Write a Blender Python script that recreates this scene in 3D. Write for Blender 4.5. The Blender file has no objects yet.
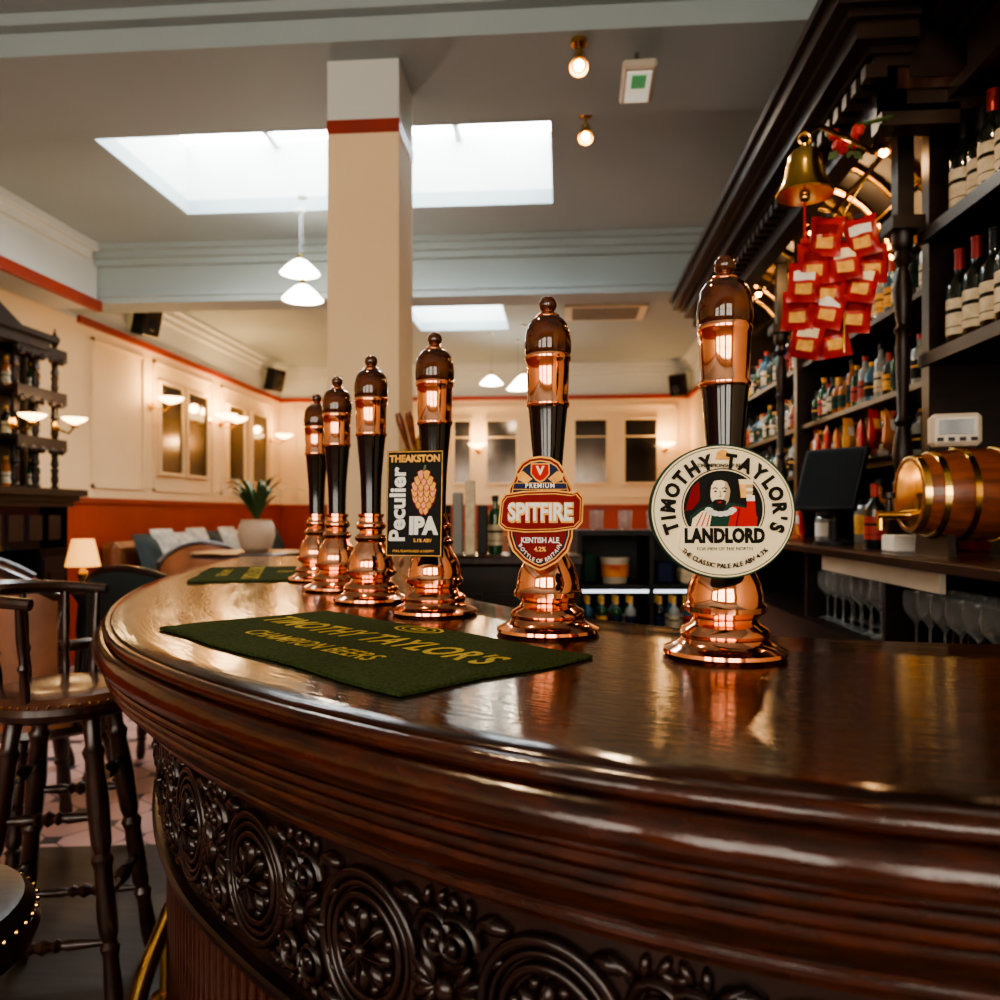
import bpy, math, random
from mathutils import Vector, Matrix
random.seed(7)
PI=math.pi
A=math.radians(4.5)
def C(X,Y,Z=0.0):
    return Vector((X*math.cos(A)-Y*math.sin(A), X*math.sin(A)+Y*math.cos(A), Z))
scene=bpy.context.scene
COL=scene.collection

# ------------------------------------------------------------------ materials
def pmat(name,col,rough=0.5,metal=0.0,col2=None,scale=5.0,stretch=(1,1,1),bump=0.0,coat=0.0,
         emit=None,estr=0.0,uv=False,rvar=0.0,detail=6.0,trans=0.0,lo=0.35,hi=0.65,bscale=None,spec=None,ior=None):
    m=bpy.data.materials.new(name); m.use_nodes=True
    nt=m.node_tree; n=nt.nodes; l=nt.links
    b=n['Principled BSDF']
    b.inputs['Base Color'].default_value=(*col,1)
    b.inputs['Roughness'].default_value=rough
    b.inputs['Metallic'].default_value=metal
    b.inputs['Coat Weight'].default_value=coat
    b.inputs['Coat Roughness'].default_value=0.08
    if trans: b.inputs['Transmission Weight'].default_value=trans
    if spec is not None: b.inputs['Specular IOR Level'].default_value=spec
    if ior: b.inputs['IOR'].default_value=ior
    if emit:
        b.inputs['Emission Color'].default_value=(*emit,1); b.inputs['Emission Strength'].default_value=estr
    tc=n.new('ShaderNodeTexCoord'); mp=n.new('ShaderNodeMapping'); mp.inputs['Scale'].default_value=stretch
    l.new(tc.outputs['UV' if uv else 'Object'],mp.inputs['Vector'])
    no=n.new('ShaderNodeTexNoise'); no.inputs['Scale'].default_value=scale; no.inputs['Detail'].default_value=detail
    l.new(mp.outputs[0],no.inputs['Vector'])
    c2=col2 if col2 else tuple(c*0.82 for c in col)
    cr=n.new('ShaderNodeValToRGB'); cr.color_ramp.elements[0].position=lo; cr.color_ramp.elements[1].position=hi
    cr.color_ramp.elements[0].color=(*col,1); cr.color_ramp.elements[1].color=(*c2,1)
    l.new(no.outputs['Fac'],cr.inputs[0]); l.new(cr.outputs[0],b.inputs['Base Color'])
    if rvar:
        mr=n.new('ShaderNodeMapRange'); mr.inputs['To Min'].default_value=max(0.02,rough-rvar); mr.inputs['To Max'].default_value=rough+rvar
        mr.inputs['From Min'].default_value=0.3; mr.inputs['From Max'].default_value=0.7
        l.new(no.outputs['Fac'],mr.inputs['Value']); l.new(mr.outputs[0],b.inputs['Roughness'])
    if bump:
        src=no
        if bscale:
            src=n.new('ShaderNodeTexNoise'); src.inputs['Scale'].default_value=bscale; src.inputs['Detail'].default_value=4
            l.new(mp.outputs[0],src.inputs['Vector'])
        bp=n.new('ShaderNodeBump'); bp.inputs['Strength'].default_value=bump; bp.inputs['Distance'].default_value=0.004
        l.new(src.outputs['Fac'],bp.inputs['Height']); l.new(bp.outputs[0],b.inputs['Normal'])
    return m

MAT={}
MAT['bartop']=pmat('mahogany_bar_top',(0.034,0.009,0.004),0.12,col2=(0.009,0.003,0.002),scale=3,stretch=(2,14,1),bump=0.15,uv=True,rvar=0.05,bscale=11,spec=.42)
MAT['barmould']=pmat('mahogany_moulding',(0.052,0.012,0.005),0.17,col2=(0.014,0.004,0.002),scale=4,stretch=(5,18,1),bump=0.14,uv=True,rvar=0.07,coat=0.1,bscale=10,spec=.45)
MAT['carved']=pmat('carved_dark_oak',(0.017,0.007,0.005),0.25,col2=(0.007,0.003,0.003),scale=18,bump=0.2,spec=.42)
MAT['darkwood']=pmat('dark_stained_wood',(0.017,0.007,0.0045),0.36,col2=(0.008,0.004,0.003),scale=6,stretch=(1,1,6),bump=0.06,spec=.4)
MAT['stoolwood']=pmat('stool_walnut',(0.036,0.012,0.007),0.28,col2=(0.013,0.005,0.003),scale=10,stretch=(4,4,1),bump=0.05,coat=0.15)
MAT['midwood']=pmat('barrel_oak',(0.26,0.065,0.02),0.32,col2=(0.11,0.028,0.010),scale=7,stretch=(1,8,8),bump=0.1,coat=0.2)
MAT['copper']=pmat('polished_copper',(0.95,0.47,0.29),0.09,1.0,col2=(0.85,0.37,0.21),scale=9,rvar=0.04)
MAT['brass']=pmat('polished_brass',(0.83,0.55,0.18),0.18,1.0,col2=(0.6,0.36,0.10),scale=9,rvar=0.05)
MAT['black']=pmat('gloss_black_lacquer',(0.005,0.005,0.006),0.07,col2=(0.008,0.008,0.008),scale=4,coat=0.3)
MAT['matteblack']=pmat('matte_black_plastic',(0.010,0.010,0.011),0.5,scale=30,spec=.3)
MAT['amber']=pmat('tortoise_brown_lacquer',(0.095,0.022,0.004),0.06,col2=(0.006,0.003,0.002),scale=14,stretch=(1,1,2),coat=0.4)
MAT['chrome']=pmat('brushed_steel',(0.5,0.5,0.5),0.22,1.0,scale=8)
MAT['cream']=pmat('cream_wall_paint',(0.82,0.62,0.38),0.7,col2=(0.77,0.57,0.34),scale=1.2,bump=0.03,bscale=60)
MAT['white']=pmat('offwhite_paint',(0.60,0.63,0.61),0.7,col2=(0.55,0.58,0.56),scale=1.0)
MAT['ceil']=pmat('grey_ceiling_paint',(0.33,0.40,0.415),0.75,col2=(0.30,0.365,0.38),scale=0.7)
MAT['red']=pmat('oxblood_trim_paint',(0.30,0.030,0.014),0.45,col2=(0.25,0.026,0.012),scale=5)
def pr_(n,c,**k): return pmat(n,c,k.pop('r',0.6),k.pop('m',0.0),spec=.15,**k)
MAT['p_cream']=pr_('print_cream',(0.86,0.74,0.50),col2=(0.82,0.69,0.45),scale=20)
MAT['p_black']=pr_('print_black',(0.008,0.008,0.007))
MAT['p_green']=pr_('print_dark_green',(0.010,0.045,0.028))
MAT['p_red']=pr_('print_red',(0.50,0.018,0.014))
MAT['p_dred']=pr_('print_dark_red',(0.20,0.008,0.008))
MAT['p_flesh']=pr_('print_shadow_flesh',(0.50,0.36,0.22))
MAT['p_blue']=pr_('print_navy',(0.012,0.018,0.06))
MAT['p_gold']=pr_('print_gold',(0.85,0.47,0.12),col2=(0.65,0.32,0.07),scale=60)
MAT['p_white']=pr_('print_white',(0.85,0.83,0.77))
MAT['towel']=pmat('green_bar_towel_terry',(0.048,0.070,0.022),0.95,col2=(0.024,0.040,0.012),scale=260,bump=1.0,bscale=700,spec=.1)
MAT['towelink']=pmat('towel_yellow_weave',(0.60,0.48,0.11),0.95,col2=(0.38,0.31,0.07),scale=300,bump=0.8,bscale=900,spec=.1)
MAT['leather']=pmat('tan_leather',(0.26,0.095,0.038),0.42,col2=(0.17,0.06,0.026),scale=8,bump=0.15,bscale=80)
MAT['seatleather']=pmat('brown_seat_leather',(0.12,0.042,0.020),0.24,col2=(0.07,0.024,0.012),scale=7,bump=0.12,bscale=80,coat=0.2)
MAT['darkleather']=pmat('black_seat_leather',(0.020,0.010,0.007),0.3,col2=(0.012,0.006,0.005),scale=7,bump=0.12,bscale=80)
MAT['teal']=pmat('teal_velvet',(0.022,0.040,0.044),0.8,col2=(0.016,0.030,0.034),scale=6)
MAT['cushion']=pmat('linen_cushion',(0.62,0.58,0.50),0.9,col2=(0.34,0.34,0.32),scale=12)
MAT['mirror']=pmat('dark_reflection_mirror',(0.12,0.095,0.08),0.13,0.9,col2=(0.05,0.042,0.035),scale=1.6)  # dim, brownish reflections put into the base colour
MAT['glassdark']=pmat('dark_bottle_glass',(0.010,0.014,0.008),0.06,col2=(0.005,0.007,0.004),coat=0.4)
MAT['glassgreen']=pmat('green_bottle_glass',(0.012,0.07,0.02),0.08,coat=0.4)
MAT['glassamber']=pmat('amber_spirit_glass',(0.36,0.11,0.012),0.08,coat=0.4)
MAT['glassclear']=pmat('clear_spirit_glass',(0.30,0.33,0.32),0.07,coat=0.4)
MAT['glassblue']=pmat('blue_gin_glass',(0.03,0.12,0.20),0.07,coat=0.4)
MAT['stemglass']=pmat('stemware_glass',(0.9,0.92,0.92),0.03,trans=0.9,ior=1.3)
MAT['label']=pmat('paper_label_cream',(0.66,0.58,0.42),0.6,col2=(0.50,0.42,0.29),scale=40,spec=.2)
MAT['labelred']=pmat('paper_label_red',(0.4,0.03,0.02),0.5)
MAT['foil']=pmat('foil_capsule',(0.30,0.03,0.03),0.3,0.4)
MAT['crisp']=pmat('red_foil_packet',(0.50,0.018,0.016),0.28,0.0,col2=(0.26,0.008,0.008),scale=18,bump=0.5)
MAT['crispy']=pmat('orange_foil_packet',(0.80,0.30,0.05),0.30,0.0,col2=(0.5,0.06,0.03),scale=14,bump=0.4)
MAT['rose']=pmat('red_rose_petal',(0.45,0.012,0.010),0.6)
MAT['leaf']=pmat('plant_leaf',(0.035,0.07,0.022),0.5,col2=(0.06,0.10,0.03),scale=9)
MAT['pot']=pmat('stoneware_pot',(0.62,0.46,0.34),0.5)
MAT['plastic']=pmat('white_plastic',(0.58,0.52,0.42),0.4)
MAT['exit']=pmat('exit_sign_green',(0.03,0.30,0.10),0.4,emit=(0.2,0.8,0.3),estr=0.15)
MAT['exitw']=pmat('exit_sign_diffuser',(0.8,0.8,0.7),0.4,emit=(1,1,.8),estr=0.35)
MAT['screen']=pmat('dark_screen',(0.015,0.02,0.025),0.08)
MAT['addedglow']=pmat('added_shelf_glow',(1,1,1),0.4,emit=(0.8,0.9,1.0),estr=2)
MAT['vent']=pmat('vent_slats',(0.22,0.22,0.21),0.5)
MAT['shade']=pmat('glowing_glass_shade',(0.9,0.8,0.6),0.4,emit=(1.0,0.64,0.28),estr=11.0)
MAT['shadecool']=pmat('opal_glass_shade',(0.9,0.85,0.75),0.4,emit=(1.0,0.86,0.66),estr=12.0)
MAT['lampshade']=pmat('fabric_lampshade',(0.8,0.38,0.10),0.7,emit=(1.0,0.46,0.10),estr=1.4)
MAT['bulb']=pmat('halogen_bulb',(1,0.9,0.7),0.3,emit=(1.0,0.62,0.24),estr=30.0)
MAT['skyglow']=pmat('frosted_skylight_glass',(0.9,0.95,1),0.4,emit=(0.92,0.96,1.0),estr=19.0)
MAT['winglow']=pmat('daylit_window_glass',(0.9,0.95,1),0.4,emit=(1.0,0.90,0.76),estr=8.5)
MAT['boards']=pmat('dark_floorboards',(0.050,0.036,0.028),0.4,col2=(0.024,0.018,0.015),scale=5,stretch=(1,8,1),bump=0.1)

def floor_mat():
    m=bpy.data.materials.new('pink_victorian_tiles'); m.use_nodes=True
    nt=m.node_tree;n=nt.nodes;l=nt.links;b=n['Principled BSDF'];b.inputs['Roughness'].default_value=0.35
    tc=n.new('ShaderNodeTexCoord'); br=n.new('ShaderNodeTexBrick')
    br.offset=0; br.inputs['Scale'].default_value=1; br.inputs['Brick Width'].default_value=0.22; br.inputs['Row Height'].default_value=0.22
    br.inputs['Mortar Size'].default_value=0.005
    br.inputs['Color1'].default_value=(0.52,0.33,0.29,1); br.inputs['Color2'].default_value=(0.42,0.23,0.20,1); br.inputs['Mortar'].default_value=(0.14,0.09,0.08,1)
    mp=n.new('ShaderNodeMapping'); mp.inputs['Rotation'].default_value=(0,0,0.6); l.new(tc.outputs['Object'],mp.inputs['Vector'])
    l.new(mp.outputs[0],br.inputs['Vector'])
    sp=n.new('ShaderNodeSeparateXYZ'); l.new(mp.outputs[0],sp.inputs[0])
    px=n.new('ShaderNodeMath');px.operation='PINGPONG';px.inputs[1].default_value=0.11;l.new(sp.outputs[0],px.inputs[0])
    py=n.new('ShaderNodeMath');py.operation='PINGPONG';py.inputs[1].default_value=0.11;l.new(sp.outputs[1],py.inputs[0])
    ad=n.new('ShaderNodeMath');ad.operation='ADD';l.new(px.outputs[0],ad.inputs[0]);l.new(py.outputs[0],ad.inputs[1])
    lt=n.new('ShaderNodeMath');lt.operation='LESS_THAN';lt.inputs[1].default_value=0.05;l.new(ad.outputs[0],lt.inputs[0])
    mx=n.new('ShaderNodeMixRGB');mx.inputs[2].default_value=(0.03,0.03,0.04,1)
    l.new(lt.outputs[0],mx.inputs[0]);l.new(br.outputs[0],mx.inputs[1]);l.new(mx.outputs[0],b.inputs['Base Color'])
    return m
MAT['floor']=floor_mat()
def wains_mat():
    m=pmat('red_tongue_and_groove',(0.34,0.040,0.016),0.5,col2=(0.28,0.032,0.013),scale=3)
    nt=m.node_tree;n=nt.nodes;l=nt.links;b=n['Principled BSDF']
    tc=n.new('ShaderNodeTexCoord');sp=n.new('ShaderNodeSeparateXYZ');l.new(tc.outputs['Object'],sp.inputs[0])
    ad=n.new('ShaderNodeMath');l.new(sp.outputs[0],ad.inputs[0]);l.new(sp.outputs[1],ad.inputs[1])
    pp=n.new('ShaderNodeMath');pp.operation='PINGPONG';pp.inputs[1].default_value=0.05;l.new(ad.outputs[0],pp.inputs[0])
    lt=n.new('ShaderNodeMath');lt.operation='GREATER_THAN';lt.inputs[1].default_value=0.006;l.new(pp.outputs[0],lt.inputs[0])
    bp=n.new('ShaderNodeBump');bp.inputs['Distance'].default_value=0.01;l.new(lt.outputs[0],bp.inputs['Height']);l.new(bp.outputs[0],b.inputs['Normal'])
    return m
MAT['wains']=wains_mat()

# ------------------------------------------------------------------ mesh builder
class M:
    def __init__(s): s.v=[];s.f=[];s.mi=[];s.mats=[];s.uv=None
    def _m(s,k):
        if k not in s.mats: s.mats.append(k)
        return s.mats.index(k)
    def add(s,vs,fs,k,T=None):
        o=len(s.v); i=s._m(k)
        for p in vs:
            p=Vector(p); s.v.append(T@p if T is not None else p)
        for f in fs: s.f.append([q+o for q in f]); s.mi.append(i)
        return s
    def box(s,x0,x1,y0,y1,z0,z1,k,T=None,bev=0.0):
        if bev>0:
            b=min(bev,(x1-x0)/2.01,(y1-y0)/2.01,(z1-z0)/2.01)
            ring=lambda bx,z:[(x0+bx,y0+0,z),(x1-bx,y0,z),(x1,y0+bx,z),(x1,y1-bx,z),(x1-bx,y1,z),(x0+bx,y1,z),(x0,y1-bx,z),(x0,y0+bx,z)]
            def ring2(z):
                return [(x0+b,y0+b,z),(x1-b,y0+b,z),(x1-b,y0+b,z),(x1-b,y1-b,z),(x1-b,y1-b,z),(x0+b,y1-b,z),(x0+b,y1-b,z),(x0+b,y0+b,z)]
            vs=ring2(z0)+ring(b,z0+b)+ring(b,z1-b)+ring2(z1)
            fs=[]
            for r in range(3):
                for j in range(8): fs.append([r*8+j,r*8+(j+1)%8,(r+1)*8+(j+1)%8,(r+1)*8+j])
            fs.append([0,5,3,1]); fs.append([24,25,27,29])
            return s.add(vs,fs,k,T)
        vs=[(x0,y0,z0),(x1,y0,z0),(x1,y1,z0),(x0,y1,z0),(x0,y0,z1),(x1,y0,z1),(x1,y1,z1),(x0,y1,z1)]
        fs=[[3,2,1,0],[4,5,6,7],[0,1,5,4],[1,2,6,5],[2,3,7,6],[3,0,4,7]]
        return s.add(vs,fs,k,T)
    def lathe(s,pr,k,T=None,seg=32,sx=1,sy=1):
        vs=[];fs=[]
        for r,z in pr:
            for j in range(seg):
                a=2*PI*j/seg; vs.append((r*math.cos(a)*sx,r*math.sin(a)*sy,z))
        for i in range(len(pr)-1):
            for j in range(seg):
                fs.append([i*seg+j,i*seg+(j+1)%seg,(i+1)*seg+(j+1)%seg,(i+1)*seg+j])
        if pr[0][0]>1e-5: fs.append(list(range(seg))[::-1])
        if pr[-1][0]>1e-5: fs.append([(len(pr)-1)*seg+j for j in range(seg)])
        return s.add(vs,fs,k,T)
    def ball(s,c,r,k,T=None,seg=16,rx=1,ry=1,rz=1):
        n=max(5,seg//2)
        pr=[(max(1e-6,math.sin(PI*i/n))*r,-math.cos(PI*i/n)*r) for i in range(n+1)]
        B=Matrix.Translation(c)@Matrix.Diagonal((rx,ry,rz,1))
        return s.lathe(pr,k,(T@B) if T is not None else B,seg)
    def tube(s,pts,r,k,T=None,seg=8,closed=False):
        pts=[Vector(p) for p in pts]; n=len(pts); vs=[];fs=[]
        up=Vector((0,0,1)); prevx=None
        for i,p in enumerate(pts):
            if closed: d=pts[(i+1)%n]-pts[i-1]
            else: d=pts[min(i+1,n-1)]-pts[max(i-1,0)]
            d.normalize()
            if prevx is None:
                x=d.cross(up)
                if x.length<1e-3: x=d.cross(Vector((1,0,0)))
            else: x=prevx-d*prevx.dot(d)
            x.normalize(); prevx=x; y=d.cross(x)
            rr=r[i] if isinstance(r,(list,tuple)) else r
            for j in range(seg):
                a=2*PI*j/seg; vs.append(p+x*math.cos(a)*rr+y*math.sin(a)*rr)
        m=n if closed else n-1
        for i in range(m):
            for j in range(seg):
                i2=(i+1)%n
                fs.append([i*seg+j,i*seg+(j+1)%seg,i2*seg+(j+1)%seg,i2*seg+j])
        if not closed:
            fs.append(list(range(seg))[::-1]); fs.append([(n-1)*seg+j for j in range(seg)])
        return s.add(vs,fs,k,T)
    def turned(s,p0,p1,pr,k,seg=14):
        p0=Vector(p0);p1=Vector(p1);d=p1-p0;L=d.length
        q=Vector((0,0,1)).rotation_difference(d.normalized())
        T=Matrix.Translation(p0)@q.to_matrix().to_4x4()
        return s.lathe([(r,t*L) for t,r in pr],k,T,seg)
    def prism(s,p2,y0,y1,k,T=None):
        n=len(p2); vs=[(x,y0,z) for x,z in p2]+[(x,y1,z) for x,z in p2]
        fs=[list(range(n)),[n+i for i in range(n)][::-1]]
        for i in range(n): fs.append([i,n+i,n+(i+1)%n,(i+1)%n])
        return s.add(vs,fs,k,T)
    def mesh(s,me,k,T=None):
        return s.add([v.co.copy() for v in me.vertices],[list(p.vertices) for p in me.polygons],k,T)
    def obj(s,name,parent=None,loc=(0,0,0),rot=0,smooth=True,ang=35):
        me=bpy.data.meshes.new(name); me.from_pydata([tuple(v) for v in s.v],[],s.f)
        for k in s.mats: me.materials.append(MAT[k])
        me.polygons.foreach_set('material_index',s.mi)
        if s.uv:
            ul=me.uv_layers.new(name='UVMap')
            for lp in me.loops: ul.data[lp.index].uv=s.uv[lp.vertex_index]
        if smooth:
            me.polygons.foreach_set('use_smooth',[True]*len(me.polygons))
            try: me.set_sharp_from_angle(angle=math.radians(ang))
            except Exception: pass
        me.validate(); me.update()
        o=bpy.data.objects.new(name,me); COL.objects.link(o)
        o.location=loc; o.rotation_euler=(0,0,rot)
        if parent: o.parent=parent
        return o
def empty(name,loc=(0,0,0),rot=0):
    o=bpy.data.objects.new(name,None); o.empty_display_size=0.1; COL.objects.link(o); o.location=loc; o.rotation_euler=(0,0,rot); return o
def text(body,size,bold=0.0,ext=0.0,sp=1.0,shear=0):
    cu=bpy.data.curves.new('t','FONT'); cu.body=body; cu.size=size; cu.align_x='CENTER'; cu.align_y='CENTER'
    cu.offset=bold*size; cu.extrude=ext; cu.space_character=sp; cu.shear=shear; cu.resolution_u=3
    o=bpy.data.objects.new('t',cu); COL.objects.link(o)
    bpy.context.view_layer.update()
    me=bpy.data.meshes.new_from_object(o.evaluated_get(bpy.context.evaluated_depsgraph_get()))
    bpy.data.objects.remove(o); return me
RX=Matrix.Rotation(PI/2,4,'X')
def txt_front(m,body,size,x,z,y,k,rot=0,bold=0.02,sp=1.0,sx=1.0,shear=0,sz=1.0):
    me=text(body,size,bold,0.0003,sp=sp,shear=shear)
    m.mesh(me,k,Matrix.Translation((x,y,z))@Matrix.Rotation(-rot,4,'Y')@RX@Matrix.Diagonal((sx,sz,1,1)))
WID={'I':.45,'M':1.25,'W':1.4,"'":.45,'L':.85,'.':.4,' ':.6,'1':.6,'%':1.3}
def arc_text(m,body,size,rx,rz,a0,a1,y,k,flip=False,bold=0.02,sz=1.0,sx=1.0):
    w=[WID.get(c,1.0) for c in body]; tot=sum(w)-w[0]/2-w[-1]/2; acc=0
    for i,ch in enumerate(body):
        if i: acc+=(w[i-1]+w[i])/2
        if ch==' ': continue
        a=a0+(a1-a0)*acc/tot
        x=rx*math.cos(a); z=rz*math.sin(a)
        rot=(a-PI/2) if not flip else (a+PI/2)
        txt_front(m,ch,size,x,z,y,k,rot=rot,bold=bold,sz=sz,sx=sx)
def ell(rx,rz,n=48,cx=0,cz=0,a0=0,a1=2*PI):
    return [(cx+rx*math.cos(a0+(a1-a0)*i/n),cz+rz*math.sin(a0+(a1-a0)*i/n)) for i in range(n)]
def plight(name,loc,power,col,r=0.05,parent=None):
    d=bpy.data.lights.new(name,'POINT'); d.energy=power; d.color=col; d.shadow_soft_size=r
    o=bpy.data.objects.new(name,d); COL.objects.link(o); o.location=loc
    return o
def slight(name,loc,target,power,col,ang=70,r=0.04):
    d=bpy.data.lights.new(name,'SPOT'); d.energy=power; d.color=col; d.spot_size=math.radians(ang); d.spot_blend=0.6; d.shadow_soft_size=r
    o=bpy.data.objects.new(name,d); COL.objects.link(o); o.location=loc
    o.rotation_euler=(Vector(target)-Vector(loc)).to_track_quat('-Z','Y').to_euler()
    return o

# ------------------------------------------------------------------ room shell
XL,XR,YN,YF,ZC=-4.12,1.78,-2.6,11.4,3.4
SX0=-2.66
def B(name,*a,k='white',**kw):
    m=M(); m.box(*a,k); return m.obj(name,smooth=False,**kw)
B('floor',XL-.1,XR+.1,YN-.1,YF+.1,-.1,0,k='floor')
m=M()
for (x0,x1,y0,y1) in [(XL-.1,XR+.1,YN-.1,4.36),(XL-.1,SX0,4.36,5.5),(-.07,XR+.1,4.36,5.5),(XL-.1,XR+.1,5.5,8.0),(XL-.1,-1.64,8.0,9.2),(-.62,XR+.1,8.0,9.2),(XL-.1,XR+.1,9.2,YF+.1)]:
    m.box(x0,x1,y0,y1,ZC,ZC+.1,'ceil')
m.obj('ceiling',smooth=False)
m=M();m.box(XL-.1,XL,YN,YF,0,2.93,'cream');m.box(XL-.1,XL,YN,YF,2.93,ZC,'white');m.obj('wall_left',smooth=False)
m=M();m.box(XR,XR+.1,YN,YF,0,2.93,'cream');m.box(XR,XR+.1,YN,YF,2.93,ZC,'white');m.obj('wall_right',smooth=False)
m=M();m.box(XL-.1,XR+.1,YF,YF+.1,0,2.93,'cream');m.box(XL-.1,XR+.1,YF,YF+.1,2.93,ZC,'white');m.obj('wall_far',smooth=False)
m=M()
wins=[(-3.7,-2.3),(-1.9,-0.5),(-0.1,1.3)]
xs=[XL-.1]+[v for w in wins for v in w]+[XR+.1]
for i in range(0,len(xs),2): m.box(xs[i],xs[i+1],YN-.1,YN,0,ZC,'cream')
for w in wins: m.box(w[0],w[1],YN-.1,YN,0,1.0,'cream'); m.box(w[0],w[1],YN-.1,YN,2.9,ZC,'cream')
m.obj('wall_street',smooth=False)
for i,w in enumerate(wins):
    m=M(); m.box(w[0],w[1],YN-.07,YN-.06,1.0,2.9,'winglow')
    for x in (w[0],(w[0]+w[1])/2-.02,w[1]-.04): m.box(x,x+.04,YN-.06,YN-.01,1.0,2.9,'darkwood')
    for z in (1.0,2.2,2.86): m.box(w[0],w[1],YN-.055,YN-.015,z,z+.04,'darkwood')
    m.obj('window_%d'%(i+3),smooth=False)
for i,(x0,x1,y0,y1) in enumerate([(SX0,-.07,4.36,5.5),(-1.64,-.62,8.0,9.2)]):
    m=M(); h=ZC+.1; H=ZC+.5
    m.box(x0-.05,x0,y0-.05,y1+.05,h,H,'white');m.box(x1,x1+.05,y0-.05,y1+.05,h,H,'white')
    m.box(x0,x1,y0-.05,y0,h,H,'white');m.box(x0,x1,y1,y1+.05,h,H,'white')
    m.box(x0-.05,x1+.05,y0-.05,y1+.05,H,H+.02,'skyglow')
    nb=4 if i==0 else 2
    for j in range(1,nb): 
        x=x0+(x1-x0)*j/nb; m.box(x-.02,x+.02,y0,y1,H-.05,H,'white')
    m.box(x0,x1,(y0+y1)/2-.015,(y0+y1)/2+.015,H-.04,H,'white')
    m.obj('window_%d'%(i+1),smooth=False)
m=M();m.box(XL,XR,3.3,4.0,3.25,ZC,'ceil');m.box(XL,XR,3.24,3.3,3.35,ZC,'ceil');m.box(XL,XR,4.0,4.05,3.35,ZC,'ceil');m.obj('ceiling_beam',smooth=False)
m=M();m.box(XL,XR,6.2,6.5,2.97,ZC,'ceil')
for d,z in ((.05,3.26),(.10,3.31),(.15,3.36)): m.box(XL,XR,6.2-d,6.5+d,z,ZC,'ceil')
m.box(XL,XR,6.18,6.52,3.02,3.05,'ceil');m.obj('ceiling_beam',smooth=False)
m=M()
for d,z in ((.05,3.24),(.10,3.30),(.16,3.36)):
    m.box(XL,XR,YF-d,YF,z,ZC,'white'); m.box(XL,XL+d,6.65,YF-d,z,ZC,'white'); m.box(XR-d,XR,6.65,YF-d,z,ZC,'white')
m.obj('trim_1',smooth=False)
m=M();m.box(XL,-3.75,YN,6.19,2.96,ZC,'white')
for d,z in ((.05,3.28),(.10,3.34)): m.box(-3.75,-3.75+d,YN,3.23,z,ZC,'white'); m.box(-3.75,-3.75+d,4.06,6.04,z,ZC,'white')
m.obj('trim_2',smooth=False)
m=M();m.box(XL+.001,-3.75,YN,6.19,2.93,2.96,'white');m.box(-3.76,-3.71,YN,6.19,2.90,2.98,'red');m.obj('trim_3',smooth=False)
m=M()
m.box(XL,XL+.035,6.5,YF,2.90,2.96,'red');m.box(XL,XR,YF-.035,YF,2.90,2.96,'red');m.box(XR-.035,XR,5.6,YF,2.90,2.96,'red')
m.obj('trim_4',smooth=False)
m=M();m.box(XL,XL+.03,YN,YF,0.12,1.36,'wains');m.box(XL,XR,YF-.03,YF,0.12,1.36,'wains')
m.box(XL,XL+.05,YN,YF,1.36,1.41,'red');m.box(XL,XR,YF-.05,YF,1.36,1.41,'red')
m.obj('trim_5',smooth=False)
m=M();m.box(XL,XL+.045,YN,YF,0,0.12,'red');m.obj('baseboard_left',smooth=False)
m=M();m.box(XL,XR,YF-.045,YF,0,0.12,'red');m.obj('baseboard_far',smooth=False)
m=M()
for y in (6.7,7.55,7.75,9.1,9.35,10.95):
    m.box(XL,XL+.02,y,y+.03,1.5,2.82,'cream')
for (a,b) in ((6.7,7.58),(7.75,9.13),(9.35,10.98)):
    m.box(XL,XL+.02,a,b,1.5,1.53,'cream');m.box(XL,XL+.02,a,b,2.79,2.82,'cream')
for (a,b) in ((-3.9,-2.5),(-2.2,-.2),(0.0,1.6)):
    m.box(a,b,YF-.02,YF,1.5,1.53,'cream');m.box(a,b,YF-.02,YF,2.79,2.82,'cream')
    m.box(a,a+.03,YF-.02,YF,1.5,2.82,'cream');m.box(b-.03,b,YF-.02,YF,1.5,2.82,'cream')
m.obj('trim_6',smooth=False)
def mirror_left(y0,y1):
    m=M();m.box(XL+.002,XL+.025,y0,y1,1.70,2.60,'mirror')
    for a in (y0-.03,y1): m.box(XL+.002,XL+.05,a,a+.03,1.67,2.63,'cream')
    m.box(XL+.002,XL+.05,y0,y1,1.67,1.70,'cream');m.box(XL+.002,XL+.05,y0,y1,2.60,2.63,'cream')
    m.obj('wall_mirror',smooth=False)
for a,b in ((7.85,8.32),(8.45,8.92),(9.52,10.0),(10.27,10.78)): mirror_left(a,b)
for x0,x1 in ((-1.55,-1.32),(-1.08,-.66),(0.17,0.61),(0.87,1.31),(-3.35,-2.95)):
    m=M();m.box(x0,x1,YF-.03,YF-.002,1.72,2.60,'mirror')
    for a in (x0-.03,x1): m.box(a,a+.03,YF-.05,YF-.002,1.69,2.63,'cream')
    m.box(x0,x1,YF-.05,YF-.002,1.69,1.72,'cream');m.box(x0,x1,YF-.05,YF-.002,2.60,2.63,'cream')
    m.box(x0,x1,YF-.04,YF-.002,2.36,2.375,'cream')
    m.obj('wall_mirror',smooth=False)
m=M();cx0,cx1,cy0,cy1=-1.03,-.713,3.44,3.76
m.box(cx0,cx1,cy0,cy1,0,2.93,'cream');m.box(cx0,cx1,cy0,cy1,2.99,3.25,'white')
m.box(cx0-.003,cx1+.003,cy0-.003,cy1+.003,2.93,2.99,'red');m.box(cx0-.02,cx1+.02,cy0-.02,cy1+.02,0,.15,'red')
m.obj('square_column',smooth=False)

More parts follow.
